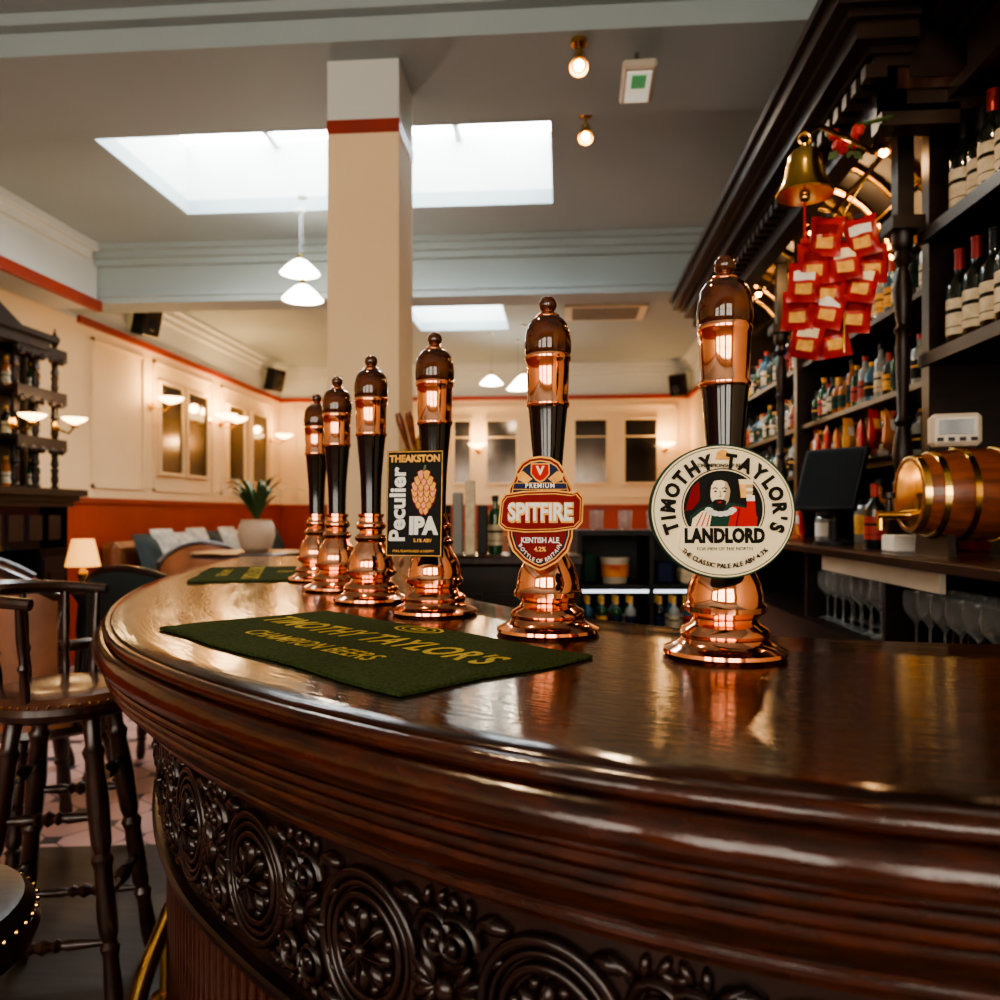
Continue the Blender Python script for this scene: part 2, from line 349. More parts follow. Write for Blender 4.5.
# ------------------------------------------------------------------ bar counter
raw=[(1.55,.40),(1.2,.36),(.85,.35),(.60,.366),(.40,.398),(.271,.434),(.174,.465),(.065,.515),(-.05,.585),(-.173,.68),(-.29,.79),(-.39,.90),(-.475,1.01),(-.57,1.17),(-.645,1.33),(-.715,1.506),(-.80,1.77),(-.865,2.05),(-.93,2.4),(-.975,2.75),(-1.0,3.1)]
raw=[C(x,y) for x,y in raw]
def catmull(P,n=24):
    out=[]
    P=[P[0]*2-P[1]]+P+[P[-1]*2-P[-2]]
    for i in range(1,len(P)-2):
        a,b,c,d=P[i-1],P[i],P[i+1],P[i+2]
        for j in range(n):
            t=j/n
            out.append(.5*((2*b)+(c-a)*t+(2*a-5*b+4*c-d)*t*t+(3*b-a-3*c+d)*t**3))
    out.append(P[-2]); return out
dense=catmull(raw)
for _ in range(60):
    dense=[dense[0]]+[(dense[i-1]+dense[i]*2+dense[i+1])/4 for i in range(1,len(dense)-1)]+[dense[-1]]
cum=[0]
for i in range(1,len(dense)): cum.append(cum[-1]+(dense[i]-dense[i-1]).length)
LEN=cum[-1]
import bisect
def pt(s):
    s=max(0,min(LEN-1e-6,s)); i=bisect.bisect_right(cum,s)-1; i=min(i,len(dense)-2)
    t=(s-cum[i])/(cum[i+1]-cum[i]); return dense[i].lerp(dense[i+1],t)
def nrm(s):
    d=pt(min(LEN,s+.03))-pt(max(0,s-.03)); d.normalize(); return Vector((-d.y,d.x,0))
def bmap(s,d,z):
    p=pt(s)+nrm(s)*d; return Vector((p.x,p.y,z))
BT=1.10
def sweep(prof,k,step=.02,s0=0,s1=None,caps=True):
    m=M(); s1=LEN if s1 is None else s1
    n=int((s1-s0)/step)+1; S=[s0+(s1-s0)*i/n for i in range(n+1)]
    vs=[];fs=[];uv=[];pl=[0]
    for i in range(1,len(prof)): pl.append(pl[-1]+math.hypot(prof[i][0]-prof[i-1][0],prof[i][1]-prof[i-1][1]))
    K=len(prof)
    for s in S:
        for (d,z),u in zip(prof,pl): vs.append(bmap(s,d,BT+z)); uv.append((s,u))
    for i in range(n):
        for j in range(K-1): fs.append([i*K+j,(i+1)*K+j,(i+1)*K+j+1,i*K+j+1])
    if caps: fs.append(list(range(K))); fs.append([n*K+j for j in range(K)][::-1])
    m.add(vs,fs,k); m.uv=uv; return m
bar=empty('bar_counter')
top=[(-.62,-.04),(-.625,-.035),(-.625,-.005),(-.62,0),(-.5,0),(-.3,0),(-.1,0),(-.03,0),(-.002,0),(.0,-.0015),(.0,-.004),(-.002,-.04)]
sweep(top,'bartop').obj('bar_top',bar,ang=50)
def arcp(cx,cz,r,a0,a1,n=6): return [(cx+r*math.cos(math.radians(a0+(a1-a0)*i/n)),cz+r*math.sin(math.radians(a0+(a1-a0)*i/n))) for i in range(n+1)]
mould=[(-.01,-.003),(.001,-.003)]+arcp(.004,-.0105,.0075,90,-40,6)+[(.006,-.0175)]+arcp(.0085,-.034,.0165,88,-75,9)+[(.009,-.051),(.009,-.0535)]+arcp(.0085,-.0585,.005,85,-85,5)+[(.006,-.065)]+arcp(.0055,-.070,.005,85,-85,5)+[(.0015,-.0765)]+arcp(.0005,-.0815,.005,85,-85,5)+[(-.005,-.0885)]+[(-.009,-.098),(-.018,-.108),(-.031,-.114),(-.036,-.115),(-.036,-.120)]+arcp(-.041,-.1255,.0055,85,-85,5)+[(-.048,-.133),(-.056,-.136),(-.064,-.142),(-.068,-.147),(-.070,-.151),(-.075,-.151),(-.085,-.151)]
sweep(mould,'barmould',step=.015,caps=False).obj('edge_moulding',bar,ang=28)
body=[(-.078,-.14),(-.078,-.325),(-.066,-.327)]+arcp(-.068,-.334,.007,70,-70,4)+[(-.074,-.345),(-.080,-.349)]
sweep(body,'carved',caps=False).obj('frieze_panel',bar,ang=30)
# lower front: separate half-round reeds standing on a backing board
m=M()
pr=24; 
s=0.02
while s<LEN-.02:
    p=bmap(s,-.092,0)
    m.lathe([(.0005,BT-.945),(.0085,BT-.935),(.0085,BT-.372),(.006,BT-.360),(.0005,BT-.354)],'barmould',Matrix.Translation((p.x,p.y,0)),8)
    s+=.026
m.obj('reeded_front',bar,ang=60)
sweep([(-.080,-.349),(-.098,-.352),(-.100,-.36),(-.100,-.93),(-.085,-.94),(-.085,-.955),(-.075,-.965),(-.075,-1.10),(-.56,-1.10),(-.56,-.04),(-.60,-.04)],'darkwood').obj('bar_carcass',bar,ang=30)
PD=-.078
def best_s(X,Y):
    q=C(X,Y); return min((i*.01 for i in range(int(LEN/.01))),key=lambda s:(bmap(s,PD,0)-Vector((q.x,q.y,0))).length)
sref=best_s(-.108,.75); SPC=.212
carv=M()
def cadd(fn,s0,z0):
    t=M(); fn(t)
    vs=[bmap(s0-v.x,PD+v.y,z0+v.z) for v in t.v]
    o=len(carv.v); i=carv._m('carved'); carv.v+=vs
    for f in t.f: carv.f.append([q+o for q in f]); carv.mi.append(i)
def leafb(t,x,z,ang,L=.02,wd=.42,dp=.5,y=.002):
    T=Matrix.Translation((x,y,z))@Matrix.Rotation(-ang,4,'Y')
    t.ball((L*.5,0,0),L*.5,'carved',T,seg=8,ry=dp,rz=wd)
def roundel(t):
    for R,r in ((.068,.0055),(.058,.0035),(.047,.0045)):
        t.tube([(R*math.cos(a),.003,R*math.sin(a)) for a in [2*PI*i/40 for i in range(40)]],r,'carved',closed=True,seg=8)
    for i in range(8):
        a=2*PI*i/8
        T=Matrix.Rotation(-a,4,'Y')
        t.ball((.026,.004,0),.0135,'carved',T,seg=10,rx=1.05,ry=.65,rz=.62)
        leafb(t,0,0,a,.036,.12,.35,.010)
        T2=Matrix.Rotation(-(a+PI/8),4,'Y')
        t.ball((.036,.003,0),.006,'carved',T2,seg=8)
    t.ball((0,.010,0),.009,'carved',seg=12)
def scroll(t,fx,fz,cx,cz,r0=.026):
    P=[];R=[]
    for i in range(26):
        u=i/25; a=u*3.4*PI; r=r0*(1-u*.86)
        P.append((cx+fx*(r*math.cos(a)),.004+.005*u,cz+fz*r*math.sin(a))); R.append(.0055*(1-.3*u))
    t.tube(P,R,'carved',seg=6)
    t.ball((P[-1][0],.009,P[-1][2]),.0065,'carved',seg=8)
    for i in range(7):
        a=(.15+i*.16)*PI; x=cx+fx*r0*1.02*math.cos(a); z=cz+fz*r0*1.02*math.sin(a)
        if abs(z)<.078: leafb(t,x,z,math.atan2(fz*math.sin(a+.7),fx*math.cos(a+.7)),.019,.5,.55)
def foliage(t):
    for fx in (1,-1):
        scroll(t,fx,1,fx*.012,.042,.023)
        scroll(t,-fx,-1,fx*.018,-.042,.023)
        for k in range(5):
            a=(k-2)*.5
            leafb(t,fx*.010,0.0,(a if fx>0 else PI-a),.036,.36,.5,.003)
        leafb(t,fx*.045,.030,(.6 if fx>0 else PI-.6),.02); leafb(t,fx*.045,-.030,(-.6 if fx>0 else PI+.6),.02)
        for zz in (.066,-.066):
            leafb(t,fx*.034,zz,(0 if fx>0 else PI),.036,.42,.5)
            leafb(t,fx*.03,zz*.9,(.5 if fx>0 else PI-.5)*(1 if zz>0 else -1),.03,.35,.5)
    t.ball((0,.006,0),.012,'carved',seg=10,ry=.8)
k=int(sref/SPC); s=sref-k*SPC; ZM=BT-.238
while s<LEN-.1:
    if s>.1:
        cadd(roundel,s,ZM)
        if s+SPC/2<LEN-.05: cadd(foliage,s+SPC/2,ZM)
    s+=SPC
carv.obj('carved_frieze',bar,ang=60)
m=M(); P=[bmap(i*.04,.0,.20) for i in range(int(LEN/.04))]; m.tube(P,.022,'brass',seg=12)
for i in range(6):
    s=.4+i*.75
    if s<LEN-.05:
        m.tube([bmap(s,.0,.20),bmap(s,.0,.012)],.014,'brass',seg=10); m.lathe([(.035,0),(.035,.008),(.015,.016)],'brass',Matrix.Translation(bmap(s,.0,0.005)),16)
m.obj('brass_foot_rail')
m=M(); vs=[];fs=[]
S=[i*.1 for i in range(int(LEN/.1)+1)]
for s in S: vs+= [bmap(s,-.074,.004),bmap(s,.80,.004)]
for i in range(len(S)-1): fs.append([2*i,2*i+2,2*i+3,2*i+1])
m.add(vs,fs,'boards'); m.obj('floor_boards',smooth=False)

# ------------------------------------------------------------------ hand pumps
pb=[(0,0),(.066,0),(.070,.004),(.069,.008),(.060,.012),(.052,.016),(.049,.021),(.051,.026),(.048,.032),(.039,.037),(.036,.043),(.041,.047),(.0465,.051),(.0465,.057),(.043,.061),(.0425,.070),(.040,.082),(.035,.093),(.028,.104),(.025,.110),(.029,.113),(.0305,.118),(.028,.123),(.022,.126),(.021,.131),(.026,.135),(.0275,.140),(.026,.145),(.022,.148),(.021,.155),(.024,.158),(.024,.162),(0,.162)]
m=M();m.lathe(pb,'copper',seg=48);PB=m
m=M()
m.lathe([(.018,.160),(.0185,.19),(.020,.23),(.0235,.27),(.0262,.30),(.027,.306)],'black',seg=40)
m.lathe([(.0275,.305),(.029,.307),(.0295,.311),(.0278,.314),(.0285,.35),(.029,.366),(.0308,.369),(.0312,.374),(.0295,.378)],'copper',seg=40)
m.lathe([(.0302,.377),(.0315,.381),(.0318,.390),(.0308,.403),(.0282,.415),(.0225,.424),(.014,.430),(.005,.431)],'amber',seg=40)
m.lathe([(.015,.427),(.016,.430),(.013,.433),(.008,.435),(.007,.437)],'copper',seg=24)
m.ball((0,0,.4450),.0120,'amber',seg=24)
PH=m
pumps=[(.257,.915),(.065,1.086),(-.106,1.30),(-.239,1.484),(-.348,1.71),(-.448,1.957)]
meB=meH=None; PE=[]
for i,(X,Y) in enumerate(pumps):
    e=empty('beer_hand_pump',C(X,Y,BT),A); PE.append(e)
    if meB is None:
        b=PB.obj('pump_base',e,ang=40); h=PH.obj('pump_handle',e,ang=40); meB=b.data; meH=h.data
    else:
        for nm,me in (('pump_base',meB),('pump_handle',meH)):
            o=bpy.data.objects.new(nm,me); COL.objects.link(o); o.parent=e
def ring(m,rx,rz,w,y,k,n=64,cx=0,cz=0,a0=0,a1=2*PI):
    vs=[];fs=[]
    for i in range(n+1):
        a=a0+(a1-a0)*i/n
        for (q,yy) in ((0,y),(w,y)):
            vs.append((cx+(rx-q)*math.cos(a),yy,cz+(rz-q)*math.sin(a)))
    for i in range(n): fs.append([2*i,2*i+1,2*i+3,2*i+2])
    m.add(vs,fs,k)
# clip 1 : oval badge with bearded man raising a pint
m=M(); rx,rz=.080,.0725
m.prism(ell(rx,rz,64),0,.007,'p_green'); m.prism(ell(rx-.0018,rz-.0018,64),-.0003,0,'p_cream')
ring(m,rx-.0035,rz-.0035,.0010,-.0006,'p_green')
ring(m,.0460,.0435,.0012,-.0008,'p_black',cz=.003)
m.prism(ell(.0435,.0410,48,0,.003),-.0006,0,'p_black')
yf=-.0009
m.prism([(-.042,.000),(-.034,.002),(-.026,.012),(-.026,.032),(-.034,.026)],yf-.0002,yf,'p_dred')
# shoulders / doublet
m.prism([(-.036,-.018),(.036,-.018),(.038,-.006),(.028,.004),(.012,.009),(-.010,.009),(-.026,.003),(-.037,-.006)],yf-.0003,yf,'p_green')
m.prism([(-.036,-.018),(-.016,-.018),(-.012,.003),(-.024,.000),(-.034,-.008)],yf-.0005,yf,'p_cream')
for q in range(3): m.prism([(-.032+q*.006,-.018),(-.0305+q*.006,-.018),(-.022+q*.004,-.001),(-.0232+q*.004,-.001)],yf-.0007,yf,'p_red')
m.prism([(.004,-.018),(.036,-.018),(.037,-.006),(.026,.003),(.010,.006)],yf-.0006,yf,'p_red')
m.prism([(.012,-.018),(.014,-.018),(.018,.003),(.0165,.004)],yf-.0008,yf,'p_dred')
# face, shaded side, hair, beard
m.prism([(-.0150,.022),(-.0135,.030),(-.0075,.0345),(.001,.0345),(.0065,.030),(.0075,.021),(.0055,.011),(.0005,.0045),(-.0045,.0030),(-.0100,.0065),(-.0135,.013)],yf-.0009,yf,'p_cream')
m.prism([(.0015,.033),(.0065,.030),(.0075,.021),(.0055,.011),(.0005,.0045),(-.001,.010),(.002,.018)],yf-.0010,yf,'p_flesh')
m.prism([(-.0185,.012),(-.0185,.028),(-.0125,.0375),(-.003,.0410),(.006,.0385),(.0115,.030),(.0120,.012),(.0085,.014),(.0072,.024),(.004,.0315),(-.003,.0335),(-.010,.0325),(-.0135,.027),(-.0150,.014)],yf-.0012,yf,'p_black')
m.prism([(-.0120,.0105),(-.0095,.0125),(-.0045,.0130),(.0005,.0125),(.0030,.0105),(.0015,.0035),(-.0045,-.0015),(-.0105,.0040)],yf-.0012,yf,'p_black')
m.prism([(-.0075,.0098),(-.0045,.0104),(-.0015,.0098),(-.0045,.0086)],yf-.0014,yf,'p_red')
m.prism([(-.0120,.0245),(-.0090,.0260),(-.0062,.0245),(-.0062,.0235),(-.009,.0248),(-.0120,.0232)],yf-.0013,yf,'p_black')
m.prism([(-.0020,.0245),(.0008,.0260),(.0038,.0245),(.0038,.0232),(.0008,.0248),(-.0020,.0235)],yf-.0013,yf,'p_black')
m.prism(ell(.0017,.0010,10,-.0088,.0212),yf-.0013,yf,'p_black');m.prism(ell(.0017,.0010,10,.0010,.0212),yf-.0013,yf,'p_black')
m.prism([(-.0045,.0225),(-.0035,.0222),(-.0020,.0152),(-.0050,.0145),(-.0058,.0155),(-.0042,.0165)],yf-.0013,yf,'p_flesh')
# ruff collar
for q in range(7):
    a=PI+PI*(q+.5)/7; m.prism(ell(.0042,.0030,10,-.0035+.0135*math.cos(a),.0025+.0055*math.sin(a)),yf-.0014,yf,'p_white')
# raised arm, hand, pint
m.prism([(.024,-.012),(.036,-.008),(.0345,.012),(.026,.012)],yf-.0010,yf,'p_red')
m.prism([(.0255,.011),(.0345,.011),(.0340,.017),(.0255,.017)],yf-.0012,yf,'p_white')
m.prism([(.019,.0145),(.031,.0145),(.0325,.0315),(.0175,.0315)],yf-.0012,yf,'p_gold')
m.prism([(.0175,.0290),(.0325,.0290),(.0330,.0345),(.0170,.0345)],yf-.0013,yf,'p_cream')
for q in range(4): m.prism(ell(.0042,.0017,10,.0285,.0165+q*.0034),yf-.0015,yf,'p_flesh' if q%2 else 'p_cream')
m.prism([(-.046,-.0165),(.046,-.0165),(.050,-.0395),(.03,-.050),(-.03,-.050),(-.050,-.0395)],-.0026,-.0002,'p_cream')
arc_text(m,"TIMOTHY TAYLOR'S",.0200,.0605,.0535,math.radians(199),math.radians(-19),-.0028,'p_black',bold=.05,sz=1.05,sx=.92)
txt_front(m,'LANDLORD',.0200,0,-.0270,-.0030,'p_black',bold=.060,sx=.80,sz=1.02,sp=1.04)
arc_text(m,"THE CLASSIC PALE ALE ABV 4.3%",.0070,.0640,.0590,math.radians(226),math.radians(314),-.0028,'p_black',flip=True,bold=.02)
txt_front(m,'CHAMPIONSHIP BEERS',.0056,0,.0490,-.0028,'p_black',bold=.01)
txt_front(m,'FOR MEN OF THE NORTH',.0052,0,-.0405,-.0030,'p_green',bold=.0)
m.prism([(-.008,.056),(.008,.056),(.006,.064),(0,.067),(-.006,.064)],-.002,-.0002,'p_gold')
m.box(-.012,.012,.006,.035,-.025,.015,'brass')
o=m.obj('pump_clip',PE[0],smooth=False); o.location=(-.017,-.055,.164); o.rotation_euler=(math.radians(-3),0,math.radians(4))
# clip 2
m=M()
sh=[(0,.076),(.014,.074),(.024,.068),(.031,.058),(.0335,.048),(.041,.034),(.043,.0),(.042,-.030),(.036,-.048),(.022,-.062),(.008,-.070),(0,-.073)]
shp=[(x*1.0,z) for x,z in sh]+[(-x,z) for x,z in sh[-2:0:-1]]
def sc(p,f,fz=None): fz=fz or f; return [(x*f,z*fz) for x,z in p]
m.prism(shp,0,.006,'p_gold');m.prism(sc(shp,.95,.965),-.0006,0,'p_dred');m.prism(sc(shp,.89,.925),-.0010,0,'p_gold')
m.prism(sc(shp,.86,.90),-.0013,0,'p_blue')
m.prism([(x*.80,z*.86) for x,z in shp if z<.01],-.0016,0,'p_dred')
# crest: lion-ish shield with wings
for fx in (1,-1): m.prism([(fx*.010,.046),(fx*.022,.056),(fx*.031,.052),(fx*.028,.044),(fx*.018,.040)],-.0020,0,'p_gold')
m.prism([(-.012,.066),(.012,.066),(.0125,.052),(.006,.044),(0,.041),(-.006,.044),(-.0125,.052)],-.0026,0,'p_gold')
m.prism([(-.0105,.0645),(.0105,.0645),(.011,.0525),(.0052,.0455),(0,.043),(-.0052,.0455),(-.011,.0525)],-.0029,0,'p_red')
txt_front(m,'V',.015,0,.0560,-.0034,'p_cream',bold=.05)
arc_text(m,'SHEPHERD NEAME',.0058,.0270,.0290,math.radians(158),math.radians(22),-.0020,'p_white',bold=.02)
m.prism([(-.036,.0315),(.036,.0315),(.034,.0405),(-.034,.0405)],-.0062,0,'p_gold');m.prism([(-.035,.0325),(.035,.0325),(.0332,.0395),(-.0332,.0395)],-.0064,0,'p_blue')
txt_front(m,'PREMIUM',.0078,0,.0362,-.0068,'p_white',bold=.03,sp=1.25)
banner=[(-.054,-.014),(-.051,.018),(-.046,.026),(-.020,.030),(.020,.031),(.044,.028),(.050,.030),(.056,.022),(.055,-.010),(.047,-.019),(.020,-.023),(-.020,-.024),(-.046,-.021)]
m.prism(banner,-.006,0,'p_gold');m.prism(sc(banner,.965,.93),-.0064,0,'p_dred');m.prism([(x*.94,z*.86+.000) for x,z in banner],-.0067,0,'p_gold');m.prism([(x*.92,z*.82) for x,z in banner],-.0070,0,'p_dred')
txt_front(m,'SPITFIRE',.0285,0.001,.0005,-.0074,'p_gold',bold=.075,sx=.80,sz=1.12)
txt_front(m,'SPITFIRE',.0285,0,.0015,-.0079,'p_white',bold=.030,sx=.80,sz=1.08)
txt_front(m,'KENTISH ALE',.0098,0,-.034,-.003,'p_white',bold=.03,sx=.85);txt_front(m,'4.2%',.008,0,-.0455,-.003,'p_gold',bold=.03)
arc_text(m,'BOTTLE OF BRITAIN',.0068,.034,.0605,math.radians(222),math.radians(318),-.003,'p_white',flip=True,bold=.02)
m.box(-.012,.012,.006,.035,-.025,.015,'brass')
o=m.obj('pump_clip',PE[1],smooth=False); o.location=(-.013,-.050,.161); o.rotation_euler=(math.radians(-3),0,math.radians(-6))
# clip 3
m=M()
w,h=.0465,.083
m.box(-w,w,0,.007,-h,h,'p_black');ring_=[(-w+.001,w-.001,-h+.001,-h+.0022),(-w+.001,w-.001,h-.0022,h-.001)]
for a,b_,c_,d_ in ring_: m.box(a,b_,-.0005,0,c_,d_,'p_gold')
for a in (-w+.001,w-.0022): m.box(a,a+.0012,-.0005,0,-h+.001,h-.001,'p_gold')
txt_front(m,'THEAKSTON',.0150,0,.070,-.0012,'p_gold',bold=.045,sx=.96)
txt_front(m,'Peculier',.0360,-.0260,-.002,-.0012,'p_white',rot=PI/2,bold=.03,sx=1.0)
txt_front(m,'IPA',.036,.015,-.036,-.0012,'p_white',bold=.06,sx=.88)
txt_front(m,'5.1% ABV',.0075,.015,-.058,-.0012,'p_gold',bold=.02);txt_front(m,'FULL FLAVOURED & HOPPY',.0055,.0,-.0745,-.0012,'p_gold',bold=.01)
m.prism(ell(.020,.032,24,.016,.018),-.0008,0,'p_dred')
for r in range(7):
    zz=.045-r*.0090; ww=[.009,.015,.019,.020,.018,.013,.006][r]
    nn=[2,3,4,4,4,3,2][r]
    for q in range(nn):
        xx=(q-(nn-1)/2)*ww*2/ nn
        yy=-.0030+r*.0003-.00007*q
        m.prism([(.016+xx-.0066,zz+.004),(.016+xx,zz+.0075),(.016+xx+.0066,zz+.004),(.016+xx+.0044,zz-.0056),(.016+xx,zz-.0100),(.016+xx-.0044,zz-.0056)],yy+.00003,0,'p_dred')
        m.prism([(.016+xx-.0056,zz+.004),(.016+xx,zz+.007),(.016+xx+.0056,zz+.004),(.016+xx+.0034,zz-.005),(.016+xx,zz-.0088),(.016+xx-.0034,zz-.005)],yy,0,'p_gold' if (q+r)%2 else 'crispy')
m.prism([(.013,.050),(.017,.050),(.019,.060),(.016,.060)],-.001,0,'leaf')
m.box(-.012,.012,.006,.035,-.025,.015,'brass')
o=m.obj('pump_clip',PE[2],smooth=False); o.location=(-.028,-.050,.178); o.rotation_euler=(math.radians(-3),0,math.radians(-14))

# ------------------------------------------------------------------ bar towels
def towel(c,dirv,L,W,lines,wob):
    e=empty('bar_towel',(c.x,c.y,BT+.0008),math.atan2(dirv.y,dirv.x))
    m=M(); nx,ny=96,48; vs=[];fs=[]
    def hz(x,y): return .0042+wob*(math.sin(x*17+y*9)*.5+.5)+wob*.8*(math.sin(y*31+1)*.5+.5)*max(0,abs(x)/(L/2)-.6)
    rr=random.Random(3)
    for j in range(ny+1):
        for i in range(nx+1):
            x=-L/2+L*i/nx;y=-W/2+W*j/ny
            edge=(i in (0,nx)) or (j in (0,ny))
            x2=x+(.004*math.sin(j*.2+(1 if x>0 else 2)))*(abs(x)/(L/2))**4; y2=y+.003*math.sin(i*.13)*(abs(y)/(W/2))**4
            if edge: x2+=rr.uniform(-.0012,.0012); y2+=rr.uniform(-.0012,.0012)
            vs.append((x2,y2,hz(x,y)-(.0015 if edge else 0)+rr.uniform(-.00025,.00025)))
    n0=len(vs)
    for v in list(vs): vs.append((v[0],v[1],0.0))
    q=nx+1
    for j in range(ny):
        for i in range(nx): fs.append([j*q+i,j*q+i+1,(j+1)*q+i+1,(j+1)*q+i]); fs.append([n0+j*q+i,n0+(j+1)*q+i,n0+(j+1)*q+i+1,n0+j*q+i+1])
    bd=[i for i in range(q)]+[j*q+nx for j in range(1,ny+1)]+[ny*q+i for i in range(nx-1,-1,-1)]+[j*q for j in range(ny-1,0,-1)]
    for a,b in zip(bd,bd[1:]+bd[:1]): fs.append([a,n0+a,n0+b,b])
    m.add(vs,fs,'towel'); m.obj('cloth',e,ang=60)
    t=M()
    for body,size,y,bold,sx,sy in lines:
        me=text(body,size,bold,0.0,sp=1.05)
        vs=[Vector((v.co.x*sx,v.co.y*sy+y,hz(v.co.x*sx,v.co.y*sy+y)+.0009+wob*.12)) for v in me.vertices]
        t.add(vs,[list(p.vertices) for p in me.polygons],'towelink')
    R=W*.11
    for r2,w in ((R,.004),(R*.7,.003),(R*.35,.006)):
        vv=[];ff=[]
        for i in range(25):
            a=2*PI*i/24
            for k2 in (r2,r2-w): vv.append((k2*1.5*math.cos(a),W*.38+k2*math.sin(a)*.8,hz(k2*1.5*math.cos(a),W*.38+k2*math.sin(a)*.8)+.001))
        for i in range(24): ff.append([2*i,2*i+2,2*i+3,2*i+1])
        t.add(vv,ff,'towelink')
    t.obj('woven_lettering',e,smooth=False)
tc=C(-.184,1.0)
d=C(-.087,.696)-C(-.48,1.113)
towel(tc,d,.560,.272,[("TIMOTHY TAYLOR'S",.052,.018,.025,.98,1.35),("CHAMPION BEERS",.034,-.065,.012,1.0,1.3)],.0012)
d2=C(-.62,1.85)-C(-.76,2.4)
towel(C(-.675,2.15),d2,.50,.25,[("TIMOTHY TAYLOR'S",.048,.012,.025,.98,1.2),("CHAMPION BEERS",.032,-.062,.012,1.0,1.2)],.0012)

# ------------------------------------------------------------------ bottles
def bottle(m,x,y,z,h=.30,r=.037,g='glassdark',lab='label',cap='foil',kind=0):
    T=Matrix.Translation((x,y,z))
    if kind==0: pr=[(r*.9,0),(r,.006),(r,h*.60),(r*.93,h*.66),(r*.5,h*.735),(r*.38,h*.78),(r*.36,h*.97),(r*.42,h*.975),(r*.42,h),(0,h)]
    else: pr=[(r*.95,0),(r,.006),(r,h*.66),(r*.9,h*.72),(r*.42,h*.78),(r*.36,h*.84),(r*.36,h*.93),(0,h*.93)]
    m.lathe(pr,g,T,14)
    m.lathe([(r*1.015,h*.15),(r*1.015,h*.50)],lab,T,14)
    m.lathe([(r*1.02,h*.36),(r*1.02,h*.40)],'p_black' if lab!='p_black' else 'p_gold',T,14)
    m.lathe([(r*1.02,h*.22),(r*1.02,h*.23)],'p_black',T,14)
    if kind==0: m.lathe([(r*.40,h*.80),(r*.385,h*.97),(r*.44,h*.976),(r*.44,h*1.002),(0,h*1.003)],cap,T,12)
    else: m.lathe([(r*.45,h*.90),(r*.45,h*1.0),(0,h*1.0)],cap,T,12)

# ------------------------------------------------------------------ back bar
bb=empty('back_bar_cabinet')
m=M()
m.box(1.46,1.76,1.3,5.55,0,2.80,'darkwood')
m.box(.93,1.46,1.35,5.45,0.0,.86,'darkwood')
m.box(1.25,1.46,1.35,5.45,.86,1.12,'darkwood')
for y in (1.35,2.42,3.18,4.3,5.43): m.box(.94,1.25,y,y+.02,.86,1.12,'darkwood')
m.box(.90,1.46,1.33,5.47,1.12,1.15,'stoolwood')
m.box(.885,.90,1.33,5.47,1.125,1.145,'stoolwood')
m.box(.925,.94,2.05,2.95,1.065,1.118,'plastic')
m.box(.90,.95,1.33,5.47,.84,.87,'darkwood')
for z in (1.755,2.14,2.50): m.box(1.13,1.46,1.35,2.62,z-.025,z,'darkwood'); m.box(1.115,1.13,1.35,2.62,z-.032,z+.006,'darkwood')
for z in (1.46,1.70,2.00): m.box(1.17,1.46,2.70,5.45,z-.02,z,'darkwood')
PT=[(0,.035),(.03,.04),(.05,.03),(.07,.04),(.09,.022),(.12,.03),(.18,.038),(.24,.03),(.28,.02),(.30,.032),(.32,.020),(.55,.026),(.62,.022),(.64,.034),(.66,.02),(.72,.03),(.78,.037),(.84,.028),(.87,.02),(.90,.036),(.93,.026),(.95,.04),(1,.04)]
PT=[(t,r*.82) for t,r in PT]
for y in (2.62,4.05,5.45):
    m.box(1.15,1.46,y,y+.05,1.15,2.72,'darkwood')
    m.box(1.03,1.13,y-.025,y+.075,2.16,2.20,'darkwood')
    m.box(1.055,1.105,y,y+.05,2.20,2.50,'darkwood')
    m.box(1.04,1.12,y-.015,y+.065,1.15,1.30,'darkwood')
    m.turned((1.08,y+.025,1.30),(1.08,y+.025,2.16),PT,'darkwood',18)
def cornice(x,y0,y1,z,xe):
    steps=[(0,.00,.10),(-.03,.10,.13),(-.05,.13,.15),(-.10,.15,.20),(-.13,.20,.22),(-.17,.22,.27),(-.19,.27,.30)]
    for dx,a,b in steps: m.box(x+dx,xe,y0+dx*.8,y1-dx*.8 if y1>5 else y1,z+a,z+b,'darkwood')
cornice(.93,2.42,5.5,2.46,1.00)
m.box(.80,1.76,2.35,5.55,2.755,2.78,'darkwood')
cornice(1.13,1.35,2.34,2.50,1.76)
for i in range(40):
    y=2.38+i*.08
    if y<5.5: m.box(.87,.93,y,y+.04,2.52,2.56,'darkwood')
m.box(.93,1.46,2.42,2.46,2.44,2.76,'darkwood'); m.box(.97,1.42,2.41,2.42,2.50,2.70,'stoolwood'); m.box(1.0,1.39,2.405,2.41,2.53,2.67,'darkwood')
m.box(.93,1.15,2.42,2.50,2.40,2.46,'darkwood')
def cove(y0,y1):
    vs=[];fs=[];n=12
    for i in range(n+1):
        a=PI/2*i/n; x=.98+.46*math.sin(a); z=2.32+.42*math.cos(a)
        vs+=[(x,y0,z),(x,y1,z)]
    for i in range(n): fs.append([2*i,2*i+1,2*i+3,2*i+2])
    m.add(vs,fs,'darkwood')
cove(2.47,5.45)
m.box(1.40,1.46,2.66,5.45,2.22,2.32,'darkwood')
m.obj('cabinet_frame',bb,ang=35)
m=M()
for y in [2.55+.21*i for i in range(14)]:
    P=[]
    for i in range(13):
        a=PI/2*i/12; P.append((.985+.445*math.sin(a),y,2.315+.412*math.cos(a)))
    m.tube(P,.013,'brass',seg=8)
for a in (.15,.6,1.0,1.35):
    x=.985+.435*math.sin(a); z=2.31+.405*math.cos(a); m.tube([(x,2.48,z),(x,5.44,z)],.009,'brass',seg=8)
m.obj('brass_cove_ribs',bb)
m=M()
